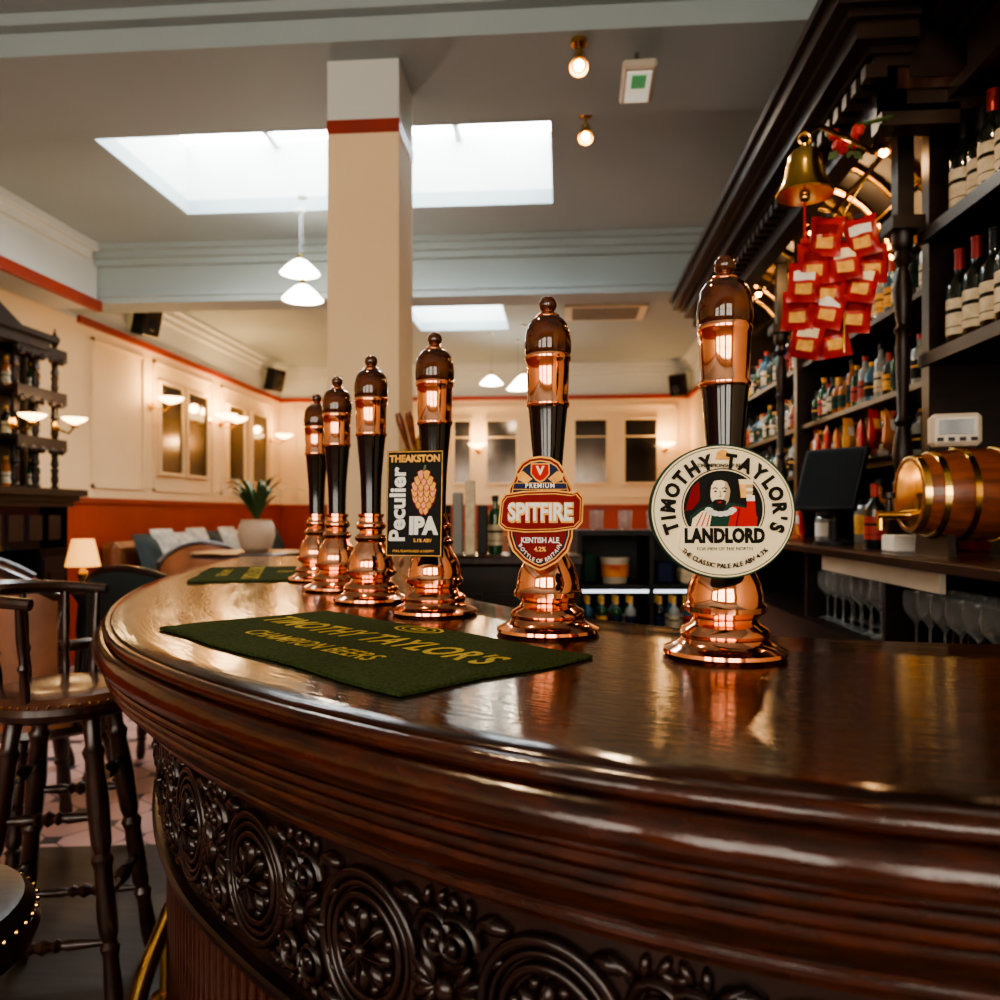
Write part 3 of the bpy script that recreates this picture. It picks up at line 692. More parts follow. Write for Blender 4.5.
for z in (1.755,2.14):
    y=1.50
    while y<2.58:
        bottle(m,1.20+random.uniform(-.01,.01),y,z,random.uniform(.29,.315),.037,'glassdark','label',random.choice(['foil','matteblack','matteblack'])); y+=.092
    y=1.5
    while y<2.56: bottle(m,1.33,y,z,.30,.037,'glassdark','label','foil'); y+=.098
m.obj('wine_bottles')
m=M()
for z in (1.46,1.70,2.00):
    for x in (1.22,1.30,1.38):
        y=2.76+random.uniform(0,.03)
        while y<5.40:
            if abs(y-4.08)<.08: y=4.2
            g=random.choice(['glassamber','glassclear','glassdark','glassgreen','glassamber','glassdark','glassdark','glassblue'])
            h=random.uniform(.15,.215) if z<1.9 else random.uniform(.18,.25)
            bottle(m,x+random.uniform(-.008,.008),y,z,h,random.uniform(.024,.034),g,random.choice(['label','label','labelred','p_black','p_gold','p_black','p_green']),random.choice(['matteblack','p_gold','labelred','matteblack']),kind=random.choice([0,1,1]))
            y+=random.uniform(.070,.085)
m.obj('spirit_bottles')
m=M()
for y in [1.42+.085*i for i in range(21)]:
    for x in (1.0,1.10):
        if abs(y-2.43)<.04: continue
        T=Matrix.Translation((x,y,.871))
        m.lathe([(.032,0),(.031,.003),(.006,.007),(.004,.012),(.004,.08),(.012,.09),(.032,.115),(.037,.14),(.034,.175),(.032,.175),(.035,.14),(.030,.117),(.005,.094)],'stemglass',T,16)
m.obj('wine_glasses')
def packet(m,T,w,h,k,lab=None,th=.014):
    n=12; vs=[];fs=[]
    for sgn in (1,-1):
        for j in range(n+1):
            for i in range(n+1):
                u=i/n*2-1;v=j/n*2-1
                vv=max(-1,min(1,v*1.12))
                t=th*(1-u**4)*(1-vv**4)*(1+.18*math.sin(u*5+v*4)) if abs(v)<.9 else 0
                vs.append((u*w/2*(1-.05*(1-v*v)),sgn*(t+.0004)+.004*v*v,v*h/2))
    q=n+1; f1=[];f2=[];f3=[]
    for s_ in range(2):
        o=s_*q*q
        for j in range(n):
            for i in range(n):
                f=[o+j*q+i,o+j*q+i+1,o+(j+1)*q+i+1,o+(j+1)*q+i]; f=f if s_==0 else f[::-1]
                if lab and 6<=j<=8 and 2<=i<=9: f2.append(f)
                elif lab and 2<=j<=4 and 3<=i<=8: f3.append(f)
                else: f1.append(f)
    m.add(vs,f1,k,T)
    if f2: m.add(vs,f2,lab,T); m.add(vs,f3,'p_gold' if lab!='p_gold' else 'p_dred',T)
m=M()
hang=C(.955,2.22,1.88)
# clip strip: packets hang in overlapping rows from a wire
rows=[(.145,(-.045,.045)),(.085,(-.075,.005,.08)),(.02,(-.10,-.025,.055)),(-.05,(-.11,-.03,.045)),(-.12,(-.085,-.01))]
ii=0
for r,(dz,xs_) in enumerate(rows):
    for dx in xs_:
        ii+=1
        T=Matrix.Translation(hang+Vector((dx-.01,-.03+.012*r+(.012 if ii%2 else 0),dz+random.uniform(-.008,.008))))@Matrix.Rotation(-.25+random.uniform(-.25,.25),4,'Z')@Matrix.Rotation(random.uniform(-.28,.28),4,'Y')@Matrix.Rotation(-.12,4,'X')
        packet(m,T,.088,.115,'crisp',('p_cream','p_dred','p_white','p_dred')[ii%4])
        m.box(-.012,.012,-.004,.004,.052,.064,'matteblack',T)
m.tube([hang+Vector((0,0,-.17)),hang+Vector((.0,0,.22)),Vector((.99,2.44,2.41))],.003,'brass',seg=6)
m.obj('hanging_crisp_packets',ang=70)
m=M()
for i in range(9):
    y=3.5+i*.14
    T=Matrix.Translation((1.02+random.uniform(-.02,.03),y,1.225))@Matrix.Rotation(PI/2+random.uniform(-.4,.4),4,'Z')@Matrix.Rotation(-.1,4,'X')
    packet(m,T,.12,.14,random.choice(['crisp','crispy','crispy']),'p_white')
for i in range(7):
    T=Matrix.Translation((1.12,2.85+i*.13,1.55+(i%2)*.02))@Matrix.Rotation(PI/2-.5+random.uniform(-.3,.3),4,'Z')@Matrix.Rotation(random.uniform(-.2,.2),4,'Y')
    packet(m,T,.10,.14,['crispy','crisp','crisp','p_gold'][i%4],['p_white','p_gold','p_red'][i%3])
m.box(1.09,1.16,2.78,3.75,1.462,1.478,'darkwood')
m.obj('snack_packets',ang=70)
m=M(); bottle(m,1.0,2.66,1.15,.21,.032,'glassdark','labelred','labelred'); bottle(m,1.06,2.78,1.15,.23,.03,'glassamber','label','matteblack',1); bottle(m,1.12,2.58,1.15,.27,.03,'glassgreen','label','matteblack',1); m.obj('sauce_bottle')
# counter clutter: jars, boxes, receipt pad
m=M()
for i,(x,y,h,r,k) in enumerate(((1.18,2.84,.16,.05,'label'),(1.22,2.96,.20,.045,'p_red'),(1.30,2.72,.24,.05,'crispy'),(1.34,2.90,.22,.05,'p_green'),(1.20,3.26,.17,.05,'p_gold'),(1.05,3.30,.12,.04,'p_white'),(1.33,3.4,.2,.05,'p_blue'))):
    T=Matrix.Translation((x,y,1.151)); m.lathe([(r*.95,0),(r,.006),(r,h*.8),(r*.85,h*.86),(r*.85,h*.9)],'glassclear',T,18); m.lathe([(r*1.01,h*.2),(r*1.01,h*.65)],k,T,18); m.lathe([(r*.9,h*.88),(r*.9,h),(0,h)],'matteblack',T,18)
m.box(1.20,1.32,2.44,2.54,1.151,1.27,'p_dred',bev=.006);m.box(.97,1.05,2.44,2.53,1.151,1.20,'p_white',bev=.004);m.box(1.0,1.10,1.75,1.86,1.151,1.26,'label',bev=.006)
m.obj('counter_jars_and_boxes')
e=empty('till_monitor',(0.99,3.02,1.15),math.radians(-50))
m=M();m.lathe([(.07,0),(.07,.012),(.02,.02),(.018,.09)],'matteblack',seg=20)
T=Matrix.Translation((0,-.02,.24))@Matrix.Rotation(math.radians(-22),4,'X')
m.box(-.12,.12,-.012,.012,-.12,.12,'matteblack',T);m.box(-.11,.11,-.014,-.011,-.11,.11,'screen',T);m.box(-.02,.02,.0,.04,-.14,.0,'matteblack',T)
m.obj('screen_body',e,smooth=False)
e=empty('tabletop_barrel',(1.09,2.22,1.15),0)
m=M(); T=Matrix.Translation((-.17,0,.165))@Matrix.Rotation(PI/2,4,'Y')
def br(t): return .098+.026*math.sin(PI*t)
m.lathe([(0,.012),(.088,.012),(.09,0)]+[(br(i/14),.34*i/14) for i in range(15)]+[(.09,.34),(.088,.328),(0,.328)],'midwood',T,32)
for t in (.03,.16,.36,.64,.84,.97):
    m.lathe([(br(t-.025)+.001,.34*(t-.025)),(br(t-.025)+.004,.34*(t-.022)),(br(t+.025)+.004,.34*(t+.022)),(br(t+.025)+.001,.34*(t+.025))],'brass',T,32)
for x in (-.10,.10): m.prism([(-.10,0),(.10,0),(.09,.06),(.05,.052),(0,.045),(-.05,.052),(-.09,.06)],x-.01,x+.01,'darkwood',Matrix.Rotation(PI/2,4,'Z'))
m.turned((-.16,0,.11),(-.25,0,.11),[(0,.016),(.3,.01),(.7,.012),(1,.012)],'brass');m.turned((-.22,0,.11),(-.22,0,.17),[(0,.008),(.7,.008),(.75,.018),(1,.018)],'darkwood');m.turned((-.24,0,.11),(-.24,0,.07),[(0,.008),(1,.010)],'brass')
m.obj('cask',e)
m=M();m.box(-.06,.06,-.03,.03,0,.085,'plastic',bev=.01);m.box(-.04,.04,-.034,-.030,.03,.068,'screen')
for i in range(4): m.box(-.045+i*.026,-.03+i*.026,-.034,-.03,.012,.022,'matteblack')
m.obj('thermostat_box',loc=(1.03,2.2,1.441),rot=math.radians(-15),smooth=False)
bp_=C(.735,1.93,2.03)
e=empty('brass_bell',bp_)
m=M()
m.lathe([(.066,0),(.068,.004),(.060,.016),(.050,.04),(.043,.07),(.038,.095),(.028,.108),(.010,.113),(.008,.125)],'brass',seg=32)
m.lathe([(.060,.002),(.045,.04),(.035,.09),(.0,.10)],'brass',seg=24)
m.ball((0,0,-.004),.013,'brass');m.tube([(0,0,0),(0,0,.09)],.003,'brass')
m.tube([(0,0,-.016),(0,0,-.10)],.003,'p_red');m.ball((0,0,-.11),.010,'p_red')
m.tube([(.014*math.cos(a),0,.137+.014*math.sin(a)) for a in [2*PI*i/14 for i in range(14)]],.004,'brass',closed=True)
w=Vector((.94,2.44,2.42))-bp_
m.tube([(0,0,.15),(w.x*.15,w.y*.15,.20),(w.x*.5,w.y*.5,.24),(w.x*.85,w.y*.85,.27),(w.x,w.y,w.z)],.007,'brass')
m.obj('bell_body',e)
m=M()
for i in range(9):
    c=C(1.0+random.uniform(-.04,.04),2.29+random.uniform(-.03,.04),2.33+random.uniform(-.05,.04))
    for k2 in range(3):
        m.lathe([(.003,0),(.014-.003*k2,.006),(.017-.004*k2,.017),(.013-.003*k2,.027+.002*k2)],'rose',Matrix.Translation(c)@Matrix.Rotation(random.uniform(-.6,1.2),4,'X'),9)
    if i%2: m.prism([(0,0),(.02,.012),(.04,0),(.02,-.012)],0,.002,'leaf',Matrix.Translation(c)@Matrix.Rotation(random.uniform(0,6),4,'Y'))
m.tube([C(.99,2.27,2.30),C(1.03,2.30,2.38),Vector((.97,2.43,2.43))],.006,'leaf')
m.obj('red_rose_garland')

# ------------------------------------------------------------------ servery units behind bar
u=empty('under_bar_shelf_unit',C(.66,3.55),A)
m=M()
m.box(-.32,.32,-.02,.30,0,.06,'matteblack')
for x in (-.32,0,.30): m.box(x,x+.02,-.02,.30,0,1.18,'matteblack')
m.box(-.32,.32,.28,.30,0,1.18,'matteblack')
for z in (.06,.42,.70,.93,1.17): m.box(-.32,.32,-.02,.30,z,z+.022,'matteblack')
m.box(-.30,.30,.0,.02,.915,.928,'addedglow')  # glowing strip added to brighten the shelved bottles
m.obj('shelf_frame',u,smooth=False)
m=M()
for z in (.722,.442):
    for rowy in (.06,.14):
        for i in range(9):
            x=-.265+i*.065
            if abs(x-.01)<.03: continue
            bottle(m,x,rowy,z,.17,.025,random.choice(['glassgreen','glassamber','glassdark','glassclear','glassblue']),random.choice(['label','p_blue','labelred','p_gold']),'p_gold')
m.obj('bottled_beers',u)
m=M()
m.lathe([(.055,0),(.065,.10),(.068,.10),(.068,.115),(0,.115)],'plastic',Matrix.Translation((-.14,.08,.953)),20)
m.lathe([(.063,.03),(.0655,.085)],'crispy',Matrix.Translation((-.14,.08,.953)),20)
m.box(.04,.12,.02,.16,.953,1.05,'p_blue',bev=.01);m.box(.15,.23,.02,.14,.953,1.02,'label',bev=.01);m.box(-.29,-.23,.02,.14,.953,1.09,'p_green',bev=.01)
for i in range(4): m.lathe([(.03,0),(.034,.09),(.031,.09),(.028,.005)],'stemglass',Matrix.Translation((-.22+i*.13,.10,1.192)),16)
m.obj('tubs_and_glasses',u)
f=empty('serving_counter',C(-.05,3.30),A)
m=M();m.box(-.28,.36,-.15,.12,0,1.06,'darkwood');m.box(-.30,.38,-.19,.14,1.06,1.10,'stoolwood',bev=.01)
for i in range(2): m.box(-.24+i*.28,-.02+i*.28,-.165,-.15,.15,.95,'darkwood')
m.obj('counter_body',f,smooth=False)
# leaflet / menu rack with stacked coasters and bottles on the serving counter
m=M()
T=Matrix.Translation(C(-.14,3.24,1.1005))@Matrix.Rotation(A,4,'Z')
for i in range(4): m.box(-.10+i*.05,-.06+i*.05,-.03,.03,0,.20+.05*(i%3),['p_black','vent','label','matteblack'][i],T,bev=.004)
for i in range(3):
    p=C(-.02+i*.085,3.30); bottle(m,p.x,p.y,1.1005,.24-.02*i,.03,['glassgreen','glassclear','glassamber'][i],'label','matteblack',1)
m.obj('menu_stack_and_bottles')
f=empty('beer_font',C(-.30,3.22,1.10),A)
m=M();m.lathe([(.045,0),(.045,.02),(.03,.03),(.028,.36),(.036,.38),(.04,.46),(.02,.50),(0,.51)],'brass',seg=24)
for i in range(5):
    a=-.9+i*.45; m.tube([(0,0,.40),(math.sin(a)*.09,-math.cos(a)*.09,.42),(math.sin(a)*.11,-math.cos(a)*.11,.33)],.008,'brass')
    m.turned((math.sin(a)*.08,-math.cos(a)*.08,.42),(math.sin(a)*.13,-math.cos(a)*.13,.56),[(0,.008),(.4,.012),(.8,.016),(1,.01)],'midwood')
m.obj('font_body',f)
f=empty('card_till',C(.14,3.20,1.1005),A-.3)
m=M();T=Matrix.Rotation(math.radians(-30),4,'X');m.box(-.08,.08,-.07,.07,0,.03,'matteblack');m.box(-.08,.08,-.01,.01,.02,.15,'matteblack',T);m.box(-.07,.07,-.012,-.01,.03,.14,'screen',T);m.obj('till_body',f,smooth=False)

# ------------------------------------------------------------------ bar stools
LEGP=[(0,.016),(.04,.020),(.10,.022),(.22,.018),(.25,.024),(.27,.016),(.29,.022),(.34,.024),(.50,.021),(.53,.027),(.55,.018),(.58,.024),(.72,.027),(.85,.022),(.88,.028),(.90,.019),(1,.022)]
STR=[(0,.008),(.12,.010),(.3,.014),(.36,.010),(.40,.017),(.44,.011),(.5,.020),(.56,.011),(.60,.017),(.64,.010),(.7,.014),(.88,.010),(1,.008)]
def stool(name,loc,rot,back=None,H=.79,up='seatleather'):
    e=empty(name,loc,rot); m=M()
    m.lathe([(0,H-.045),(.165,H-.045),(.185,H-.035),(.19,H-.02),(.185,H-.006),(.175,H-.004)],'stoolwood',seg=40)
    m.lathe([(.183,H-.008),(.184,H+.004),(.172,H+.018),(.13,H+.026),(.07,H+.024),(0,H+.020)],up,seg=40)
    for i in range(52):
        a=2*PI*i/52; m.ball((.186*math.cos(a),.186*math.sin(a),H+.001),.0034,'brass',seg=6)
    m.obj('seat',e)
    for i in range(4):
        a=PI/4+i*PI/2; c,s_=math.cos(a),math.sin(a)
        q=M();q.turned((c*.245,s_*.245,0),(c*.125,s_*.125,H-.04),LEGP,'stoolwood');q.obj('leg_%d'%(i+1),e)
    q=M()
    def lp(a,z): r=.245-.12*z/(H-.04); return (r*math.cos(a),r*math.sin(a),z)
    for i in range(4):
        a=PI/4+i*PI/2;b=a+PI/2
        for z in ((.20,.50) if i%2 else (.30,.58)): q.turned(lp(a,z),lp(b,z),STR,'stoolwood')
    q.obj('stretchers',e)
    if back is not None:
        q=M(); P=[]
        for i in range(25):
            a=back-math.radians(95)+math.radians(190)*i/24; P.append((.20*math.cos(a),.20*math.sin(a),1.03+.03*math.cos((i-12)/12*1.2)))
        q.tube(P,[.014+.010*math.exp(-((i-12)/7)**2) for i in range(25)],'stoolwood',seg=10)
        for k2 in range(7):
            i=int(1+k2*22/6); x,y,z=P[i]
            q.turned((x*.85,y*.85,H-.01),(x,y,z),[(0,.009),(.2,.012),(.35,.009),(.4,.014),(.45,.009),(.7,.012),(1,.008)],'stoolwood')
        q.obj('backrest',e)
    return e
stool('bar_stool',C(-1.14,2.10,.005),A-math.radians(80),back=math.radians(262))
stool('bar_stool',C(-.752,.93,.005),A+.4,H=.765,up='darkleather')

def armchair(loc,rot,up='leather',s=1.0):
    e=empty('captains_armchair',loc,rot); e.scale=(s,s,s); m=M()
    m.lathe([(0,.41),(.22,.41),(.245,.425),(.24,.445)],'stoolwood',seg=28,sy=.95);m.lathe([(.235,.44),(.235,.47),(.20,.49),(0,.495)],up,seg=28,sy=.95)
    for i in range(4):
        a=PI/4+i*PI/2;c,s_=math.cos(a),math.sin(a); m.turned((c*.29,s_*.29,0),(c*.19,s_*.19,.42),LEGP,'stoolwood')
    P=[]
    for i in range(25):
        a=math.radians(-20+220*i/24); P.append((.27*math.cos(a),.25*math.sin(a),.70))
    m.tube(P,.018,'stoolwood',seg=10)
    Q=[(.27*math.cos(math.radians(20+140*i/16)),.25*math.sin(math.radians(20+140*i/16))+.01,.78+.12*math.sin(PI*i/16)) for i in range(17)]
    vs=[];fs=[]
    for q in Q: vs+=[(q[0]*.95,q[1]*.95,.52),(q[0]*.99,q[1]*1.0,q[2]+.06),(q[0]*1.06,q[1]*1.06,q[2]+.06),(q[0]*1.06,q[1]*1.06,.52)]
    for i in range(16):
        for j in range(4): fs.append([4*i+j,4*i+(j+1)%4,4*i+4+(j+1)%4,4*i+4+j])
    m.add(vs,fs,up)
    m.tube([(q[0]*1.03,q[1]*1.04,q[2]+.07) for q in Q],.016,'stoolwood')
    for i in range(0,25,3):
        x,y,z=P[i]; m.turned((x*.85,y*.85,.44),(x,y,z),[(0,.009),(.3,.014),(.5,.009),(.8,.012),(1,.008)],'stoolwood')
    m.obj('chair_body',e)
for (X,Y,r,up,s) in ((-1.72,3.0,2.6,'leather',1.15),(-2.45,3.9,1.2,'leather',1.1),(-2.95,4.65,.8,'teal',1),(-1.95,5.3,.4,'leather',1.1),(-2.3,6.7,2.8,'leather',1),(-1.68,3.9,3.0,'teal',1.05)):
    armchair(C(X,Y),A+r,up,s)
def rtable(loc,r,h):
    e=empty('pedestal_table',loc); m=M()
    m.lathe([(0,h-.03),(r*.96,h-.03),(r,h-.02),(r,h-.006),(r*.985,h),(0,h)],'stoolwood',seg=40)
    m.lathe([(.18,0),(.18,.02),(.06,.06),(.035,.10),(.045,h*.3),(.03,h*.4),(.045,h*.6),(.03,h*.85),(.08,h-.03)],'matteblack',seg=24)
    m.obj('table_body',e)
rtable(C(-1.42,4.6),.34,1.05)
rtable(C(-2.15,6.05),.33,.75)
rtable(C(-2.45,7.7),.36,.75); rtable(C(-2.0,8.8),.36,.75)
e=empty('potted_plant',C(-1.40,4.60,1.0505))
m=M();m.lathe([(.06,0),(.085,.02),(.105,.09),(.10,.15),(.085,.175),(.09,.185),(.078,.185),(.075,.17),(0,.165)],'pot',seg=28)
for i in range(64):
    a=random.uniform(0,2*PI); L=random.uniform(.20,.34); sp=random.uniform(.35,1.05); w=random.uniform(.008,.013)
    d=Vector((math.cos(a),math.sin(a),0)); n=Vector((-d.y,d.x,0)); vs=[];fs=[]
    for j in range(7):
        t=j/6; p=d*(L*sp*t**1.2)+Vector((0,0,.165+L*(1-.35*sp)*math.sin(t*PI*.5*(1+.35*sp))))
        ww=w*math.sin(PI*min(1,.12+t*.88))+.0008; vs+=[p-n*ww,p+n*ww]
    for j in range(6): fs.append([2*j,2*j+1,2*j+3,2*j+2])
    m.add(vs,fs,'leaf')
m.obj('plant_body',e)
e=empty('table_lamp',C(-2.93,5.62,.7505))
rtable(C(-2.93,5.62),.22,.75)
m=M();m.lathe([(.06,0),(.06,.012),(.02,.03),(.03,.07),(.035,.10),(.015,.14),(.01,.17)],'brass',seg=20);m.lathe([(.115,.15),(.072,.34)],'lampshade',seg=28);m.tube([(0,0,.16),(0,0,.30)],.004,'brass')
m.obj('lamp_body',e);plight('table_lamp_light',C(-2.93,5.62,1.0),2,(1,.5,.17),.05)
e=empty('banquette_sofa')
m=M();m.box(-4.06,-3.50,6.7,10.6,.08,.30,'darkwood');m.box(-4.06,-3.46,6.7,10.6,.30,.47,'leather',bev=.05)
y=6.7
while y<10.2: m.box(-4.06,-3.88,y,y+.55,.47,1.02,'leather',bev=.05); y+=.56
m.obj('seat_and_back',e)
m=M()
for i,y in enumerate((6.95,7.25,7.6,7.95,8.3,8.7,9.1,9.5,10.1)):
    T=Matrix.Translation((-3.70,y,.88+.04*(i%2)))@Matrix.Rotation(PI/2,4,'Z')@Matrix.Rotation(-.25,4,'X')
    packet(m,T@Matrix.Diagonal((1,4,1,1)),.44,.44,'cushion' if i%4 else 'teal')
m.obj('scatter_cushions',e,ang=70)
m=M();m.box(-2.4,1.2,YF-.65,YF-.07,.05,.47,'leather',bev=.05);m.box(-2.4,1.2,YF-.25,YF-.07,.47,1.02,'leather',bev=.05);m.obj('banquette_sofa')

# ------------------------------------------------------------------ fireplace overmantel
e=empty('fireplace_overmantel')
m=M();x0,x1=-4.06,-3.72;y0,y1=4.15,5.75
m.box(x0,x1,y0,y0+.32,0,1.32,'black');m.box(x0,x1,y1-.32,y1,0,1.32,'black');m.box(x0,x1,y0,y1,1.02,1.36,'black');m.box(x0,-4.0,y0,y1,0,1.1,'matteblack')
for a,b,d in ((1.32,1.36,.03),(1.36,1.40,.06),(1.40,1.45,.10)): m.box(x0,x1+d,y0-d,y1+d,a,b,'darkwood')
for y in (y0+.04,y1-.30): m.box(x1,x1+.02,y,y+.24,.15,.95,'darkwood'); m.box(x1+.02,x1+.03,y+.05,y+.19,.25,.85,'darkwood')
for j in range(7): m.box(x1,x1+.015,y0+.1+j*.21,y0+.24+j*.21,1.08,1.26,'darkwood')
m.box(x0,-4.02,y0,y1,1.45,2.45,'darkwood');m.box(-4.02,-4.015,y0+.5,y1-.5,1.55,2.3,'mirror')
TP=[(0,.025),(.06,.03),(.1,.018),(.2,.028),(.35,.022),(.45,.03),(.5,.018),(.55,.03),(.7,.022),(.85,.028),(.92,.018),(1,.028)]
for z,h in ((1.45,.33),(1.80,.33),(2.15,.30)):
    for y in (y0+.03,y0+.25,y0+.47,y1-.47,y1-.25,y1-.03): m.turned((-3.80,y,z),(-3.80,y,z+h),TP,'darkwood')
    for (a,b) in ((y0-.02,y0+.53),(y1-.53,y1+.02)):
        m.box(x0,-3.74,a,b,z+h,z+h+.025,'darkwood'); m.box(-3.75,-3.735,a,b,z+h-.05,z+h+.04,'darkwood')
        for q in range(5): m.ball((-3.742,a+.05+q*.11,z+h-.05),.028,'darkwood',seg=10)
    m.turned((-3.98,y1-.03,z),(-3.98,y1-.03,z+h),TP,'darkwood')
m.box(x0,-3.72,y0+.2,y1-.2,2.45,2.52,'darkwood');m.box(x0,-3.68,y0+.15,y1-.15,2.52,2.56,'darkwood')
m.prism([(y0+.3,2.56),(y1-.3,2.56),((y0+y1)/2+.2,2.70),((y0+y1)/2,2.80),((y0+y1)/2-.2,2.70)],3.80,3.86,'darkwood',Matrix.Rotation(PI/2,4,'Z'))
for y in (y0+.03,y1-.03): m.turned((-3.80,y,2.47),(-3.80,y,2.66),[(0,.03),(.2,.015),(.5,.035),(.8,.01),(1,.002)],'darkwood')
m.obj('mantel_body',e)
m=M()
for z in (1.452,1.807,2.157):
    for y in (y1-.42,y1-.34,y1-.15,y1-.10,y0+.15,y0+.35): bottle(m,-3.90,y,z,.22,.03,random.choice(['glassamber','glassdark','glassgreen']),'label','p_gold',1)
m.obj('display_bottles')

# ------------------------------------------------------------------ lamps
def wall_lamp(x,y,z,nx,ny,pw=10,ext=.20,s=1.0):
    e=empty('wall_lamp',(x,y,z)); m=M()
    m.lathe([(.012*s,0),(.05*s,.010*s),(.10*s,.035*s),(.125*s,.06*s),(.12*s,.06*s),(.09*s,.038*s),(.03*s,.02*s)],'shade',seg=28)
    m.lathe([(.02,-.03),(.03,-.01),(.012,.0)],'brass',seg=14)
    m.tube([(0,0,-.02),(nx*.3*ext,ny*.3*ext,-.07),(nx*.7*ext,ny*.7*ext,-.05),(nx*ext,ny*ext,-.02)],.008,'brass')
    m.lathe([(.04,0),(.04,.01),(.0,.02)],'brass',Matrix.Translation((nx*ext,ny*ext,-.02))@Vector((0,0,1)).rotation_difference(Vector((-nx,-ny,0))).to_matrix().to_4x4(),16)
    m.obj('lamp_body',e); plight('wall_lamp_light',(x,y,z+.13),pw,(1,.60,.26),.05)
for y in (7.70,9.02,9.33): wall_lamp(-3.9,y,2.37,-1,0,16)
wall_lamp(-3.58,5.62,1.93,-1,0,4,.15,.7);wall_lamp(-3.58,5.15,1.90,-1,0,4,.15,.7)
wall_lamp(-3.9,10.95,2.33,-1,0,11)
wall_lamp(1.42,YF-.22,2.2,0,1,11); wall_lamp(-1.2,YF-.22,2.2,0,1,11); wall_lamp(-2.6,YF-.22,2.2,0,1,11)
def pendant(loc,pw=16):
    e=empty('pendant_lamp',loc); m=M()
    m.lathe([(.018,.10),(.05,.085),(.10,.04),(.135,0),(.13,0),(.09,.035),(.04,.075)],'shadecool',seg=28)
    m.ball((0,0,.02),.04,'shadecool');m.lathe([(.018,.095),(.02,.13),(.008,.14)],'brass',seg=14)
    m.tube([(0,0,.13),(0,0,ZC-loc[2]-.01)],.0025,'chrome',seg=6);m.lathe([(.035,ZC-loc[2]-.02),(.035,ZC-loc[2]-.001)],'white',seg=16)
    m.obj('lamp_body',e); plight('pendant_light',(loc[0],loc[1],loc[2]-.06),pw,(1,.82,.6),.06)
pendant(tuple(C(-1.40,5.60,2.95)));pendant(tuple(C(-1.32,5.35,2.70)))
pendant(tuple(C(-.10,9.4,2.80)),10);pendant(tuple(C(.22,9.8,2.80)),10);pendant(tuple(C(.27,9.0,2.74)),10)
def spot(loc,ztop,target,pw):
    e=empty('ceiling_spotlight',loc); m=M(); L=Vector(loc); d=(Vector(target)-L).normalized()
    T=Vector((0,0,1)).rotation_difference(d).to_matrix().to_4x4()
    m.lathe([(.014,-.10),(.026,-.09),(.028,-.03),(.036,.01),(.042,.04),(.038,.04),(.030,.02)],'brass',T,20);m.ball((0,0,.022),.022,'bulb',T)
    m.tube([(0,0,ztop-loc[2]),(0,.0,.06),(0,.02,.0)],.007,'brass');m.lathe([(.035,ztop-loc[2]-.02),(.035,ztop-loc[2]-.001)],'brass',seg=18)
    m.obj('spot_body',e)
    slight('spotlight',tuple(L+d*.07),target,pw,(1,.70,.40),75,.03)
spot(tuple(C(.331,3.35,3.15)),3.25,tuple(C(.1,1.6,1.1)),45)
spot(tuple(C(.455,4.25,3.28)),3.4,tuple(C(.2,2.2,1.1)),35)
spot(tuple(C(-.75,1.6,3.25)),3.4,tuple(C(-.1,1.1,1.1)),75)  # unseen extra spotlight, added overhead to light the bar top
spot(tuple(C(.3,.7,3.25)),3.4,tuple(C(1.1,2.3,1.9)),45)  # another spotlight added outside the view, aimed at the back bar
for y in (2.9,3.7,4.7):
    m=M();m.lathe([(.02,0),(.03,-.03),(.028,-.03),(.018,0)],'brass',Matrix.Translation((1.12,y,2.56)),16);m.ball((1.12,y,2.53),.014,'bulb');m.tube([(1.12,y,2.56),(1.12,y,2.70)],.006,'brass');m.obj('cabinet_downlight');plight('cabinet_bulb_light',(1.12,y,2.48),4.5,(1,.56,.24),.03)
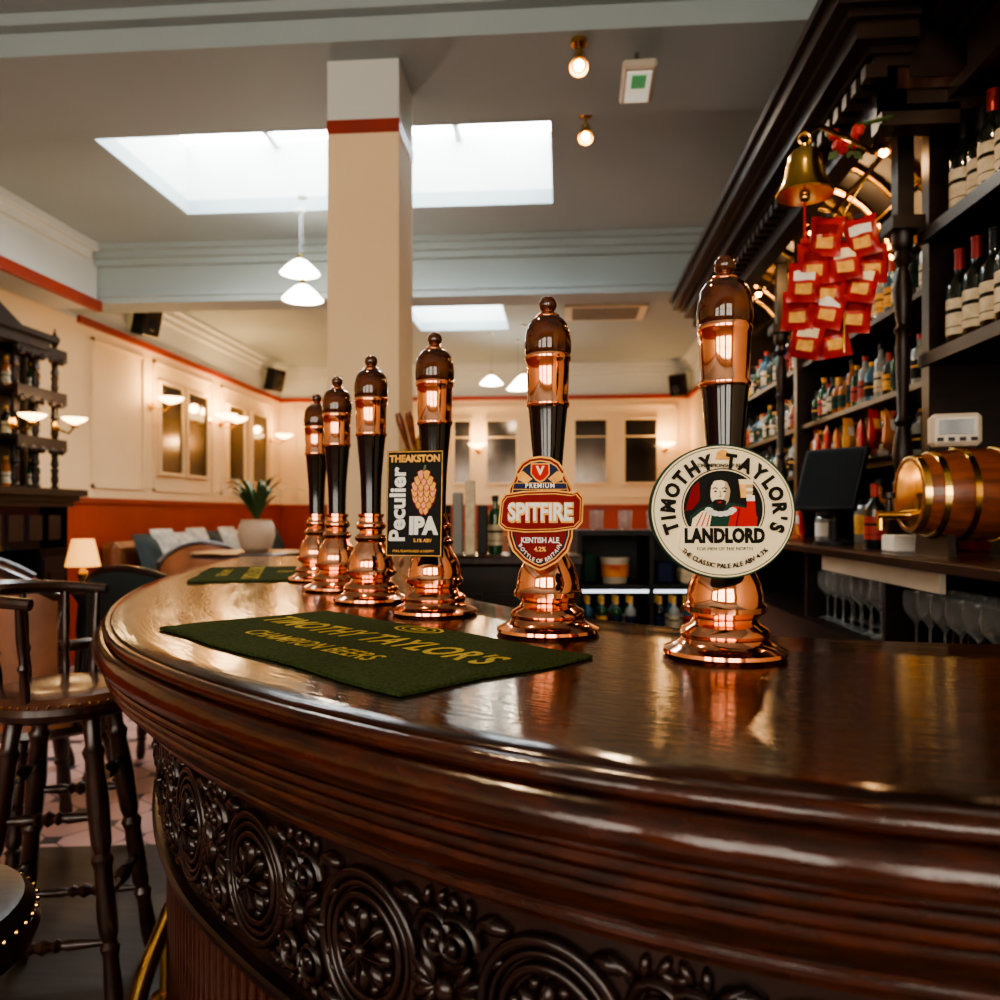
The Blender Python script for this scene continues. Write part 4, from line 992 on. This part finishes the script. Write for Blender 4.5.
m=M();m.ball((1.25,2.0,2.455),.014,'bulb');m.lathe([(.03,0),(.03,.012)],'brass',Matrix.Translation((1.25,2.0,2.462)),16);m.obj('cabinet_downlight');plight('cabinet_bulb_light',(1.20,2.0,2.42),2.5,(1,.65,.33),.03)  # bulb added out of view to brighten the wine bottles

m=M();m.box(-.07,.07,-.15,.15,-.04,0,'plastic',bev=.01);m.box(-.05,.05,-.12,.12,-.045,-.038,'exitw');m.box(-.03,.03,-.10,.0,-.049,-.044,'exit');m.tube([(0,.05,0),(0,.05,.13)],.01,'chrome');m.obj('emergency_exit_light',loc=tuple(C(.585,3.40,3.12)),rot=A-.10,smooth=False)
m=M();p=C(1.10,8.4,3.4);m.box(-.42,.42,-.3,.3,-.03,0,'plastic')
for i in range(9): m.box(-.34,.34,-.24+i*.055,-.21+i*.055,-.036,-.03,'vent')
m.obj('air_conditioning_vent',loc=tuple(p),smooth=False)
def speaker(loc,rot):
    m=M();T=Matrix.Rotation(.25,4,'X');m.box(-.10,.10,-.09,.09,-.15,.15,'matteblack',T,bev=.015);m.box(-.085,.085,-.097,-.088,-.135,.135,'black',T);m.lathe([(.06,0),(.05,.01)],'matteblack',T@Matrix.Translation((0,-.097,-.04))@Matrix.Rotation(PI/2,4,'X'),20);m.tube([(0,.05,0),(0,.16,.02)],.012,'matteblack')
    m.obj('wall_speaker',loc=loc,rot=rot)
speaker((XL+.16,7.35,3.12),PI/2-.4);speaker((XL+.16,10.75,3.12),PI/2-.4);speaker((XR-.20,YF-.22,3.05),-.5)

# ------------------------------------------------------------------ world, camera, look
w=bpy.data.worlds.new('World');scene.world=w;w.use_nodes=True
w.node_tree.nodes['Background'].inputs[0].default_value=(.6,.75,.95,1);w.node_tree.nodes['Background'].inputs[1].default_value=.5
cam=bpy.data.cameras.new('Camera');co=bpy.data.objects.new('Camera',cam);COL.objects.link(co)
co.location=(0,0,1.26);co.rotation_euler=(PI/2,0,A);cam.sensor_width=36;cam.lens=28.8;cam.shift_y=.015;cam.clip_start=.02
cam.dof.use_dof=True;cam.dof.focus_distance=1.0;cam.dof.aperture_fstop=5.6
scene.camera=co
try:
    scene.view_settings.view_transform='AgX';scene.view_settings.look='AgX - Medium High Contrast'
except Exception as ex: print(ex)
scene.view_settings.exposure=0.05
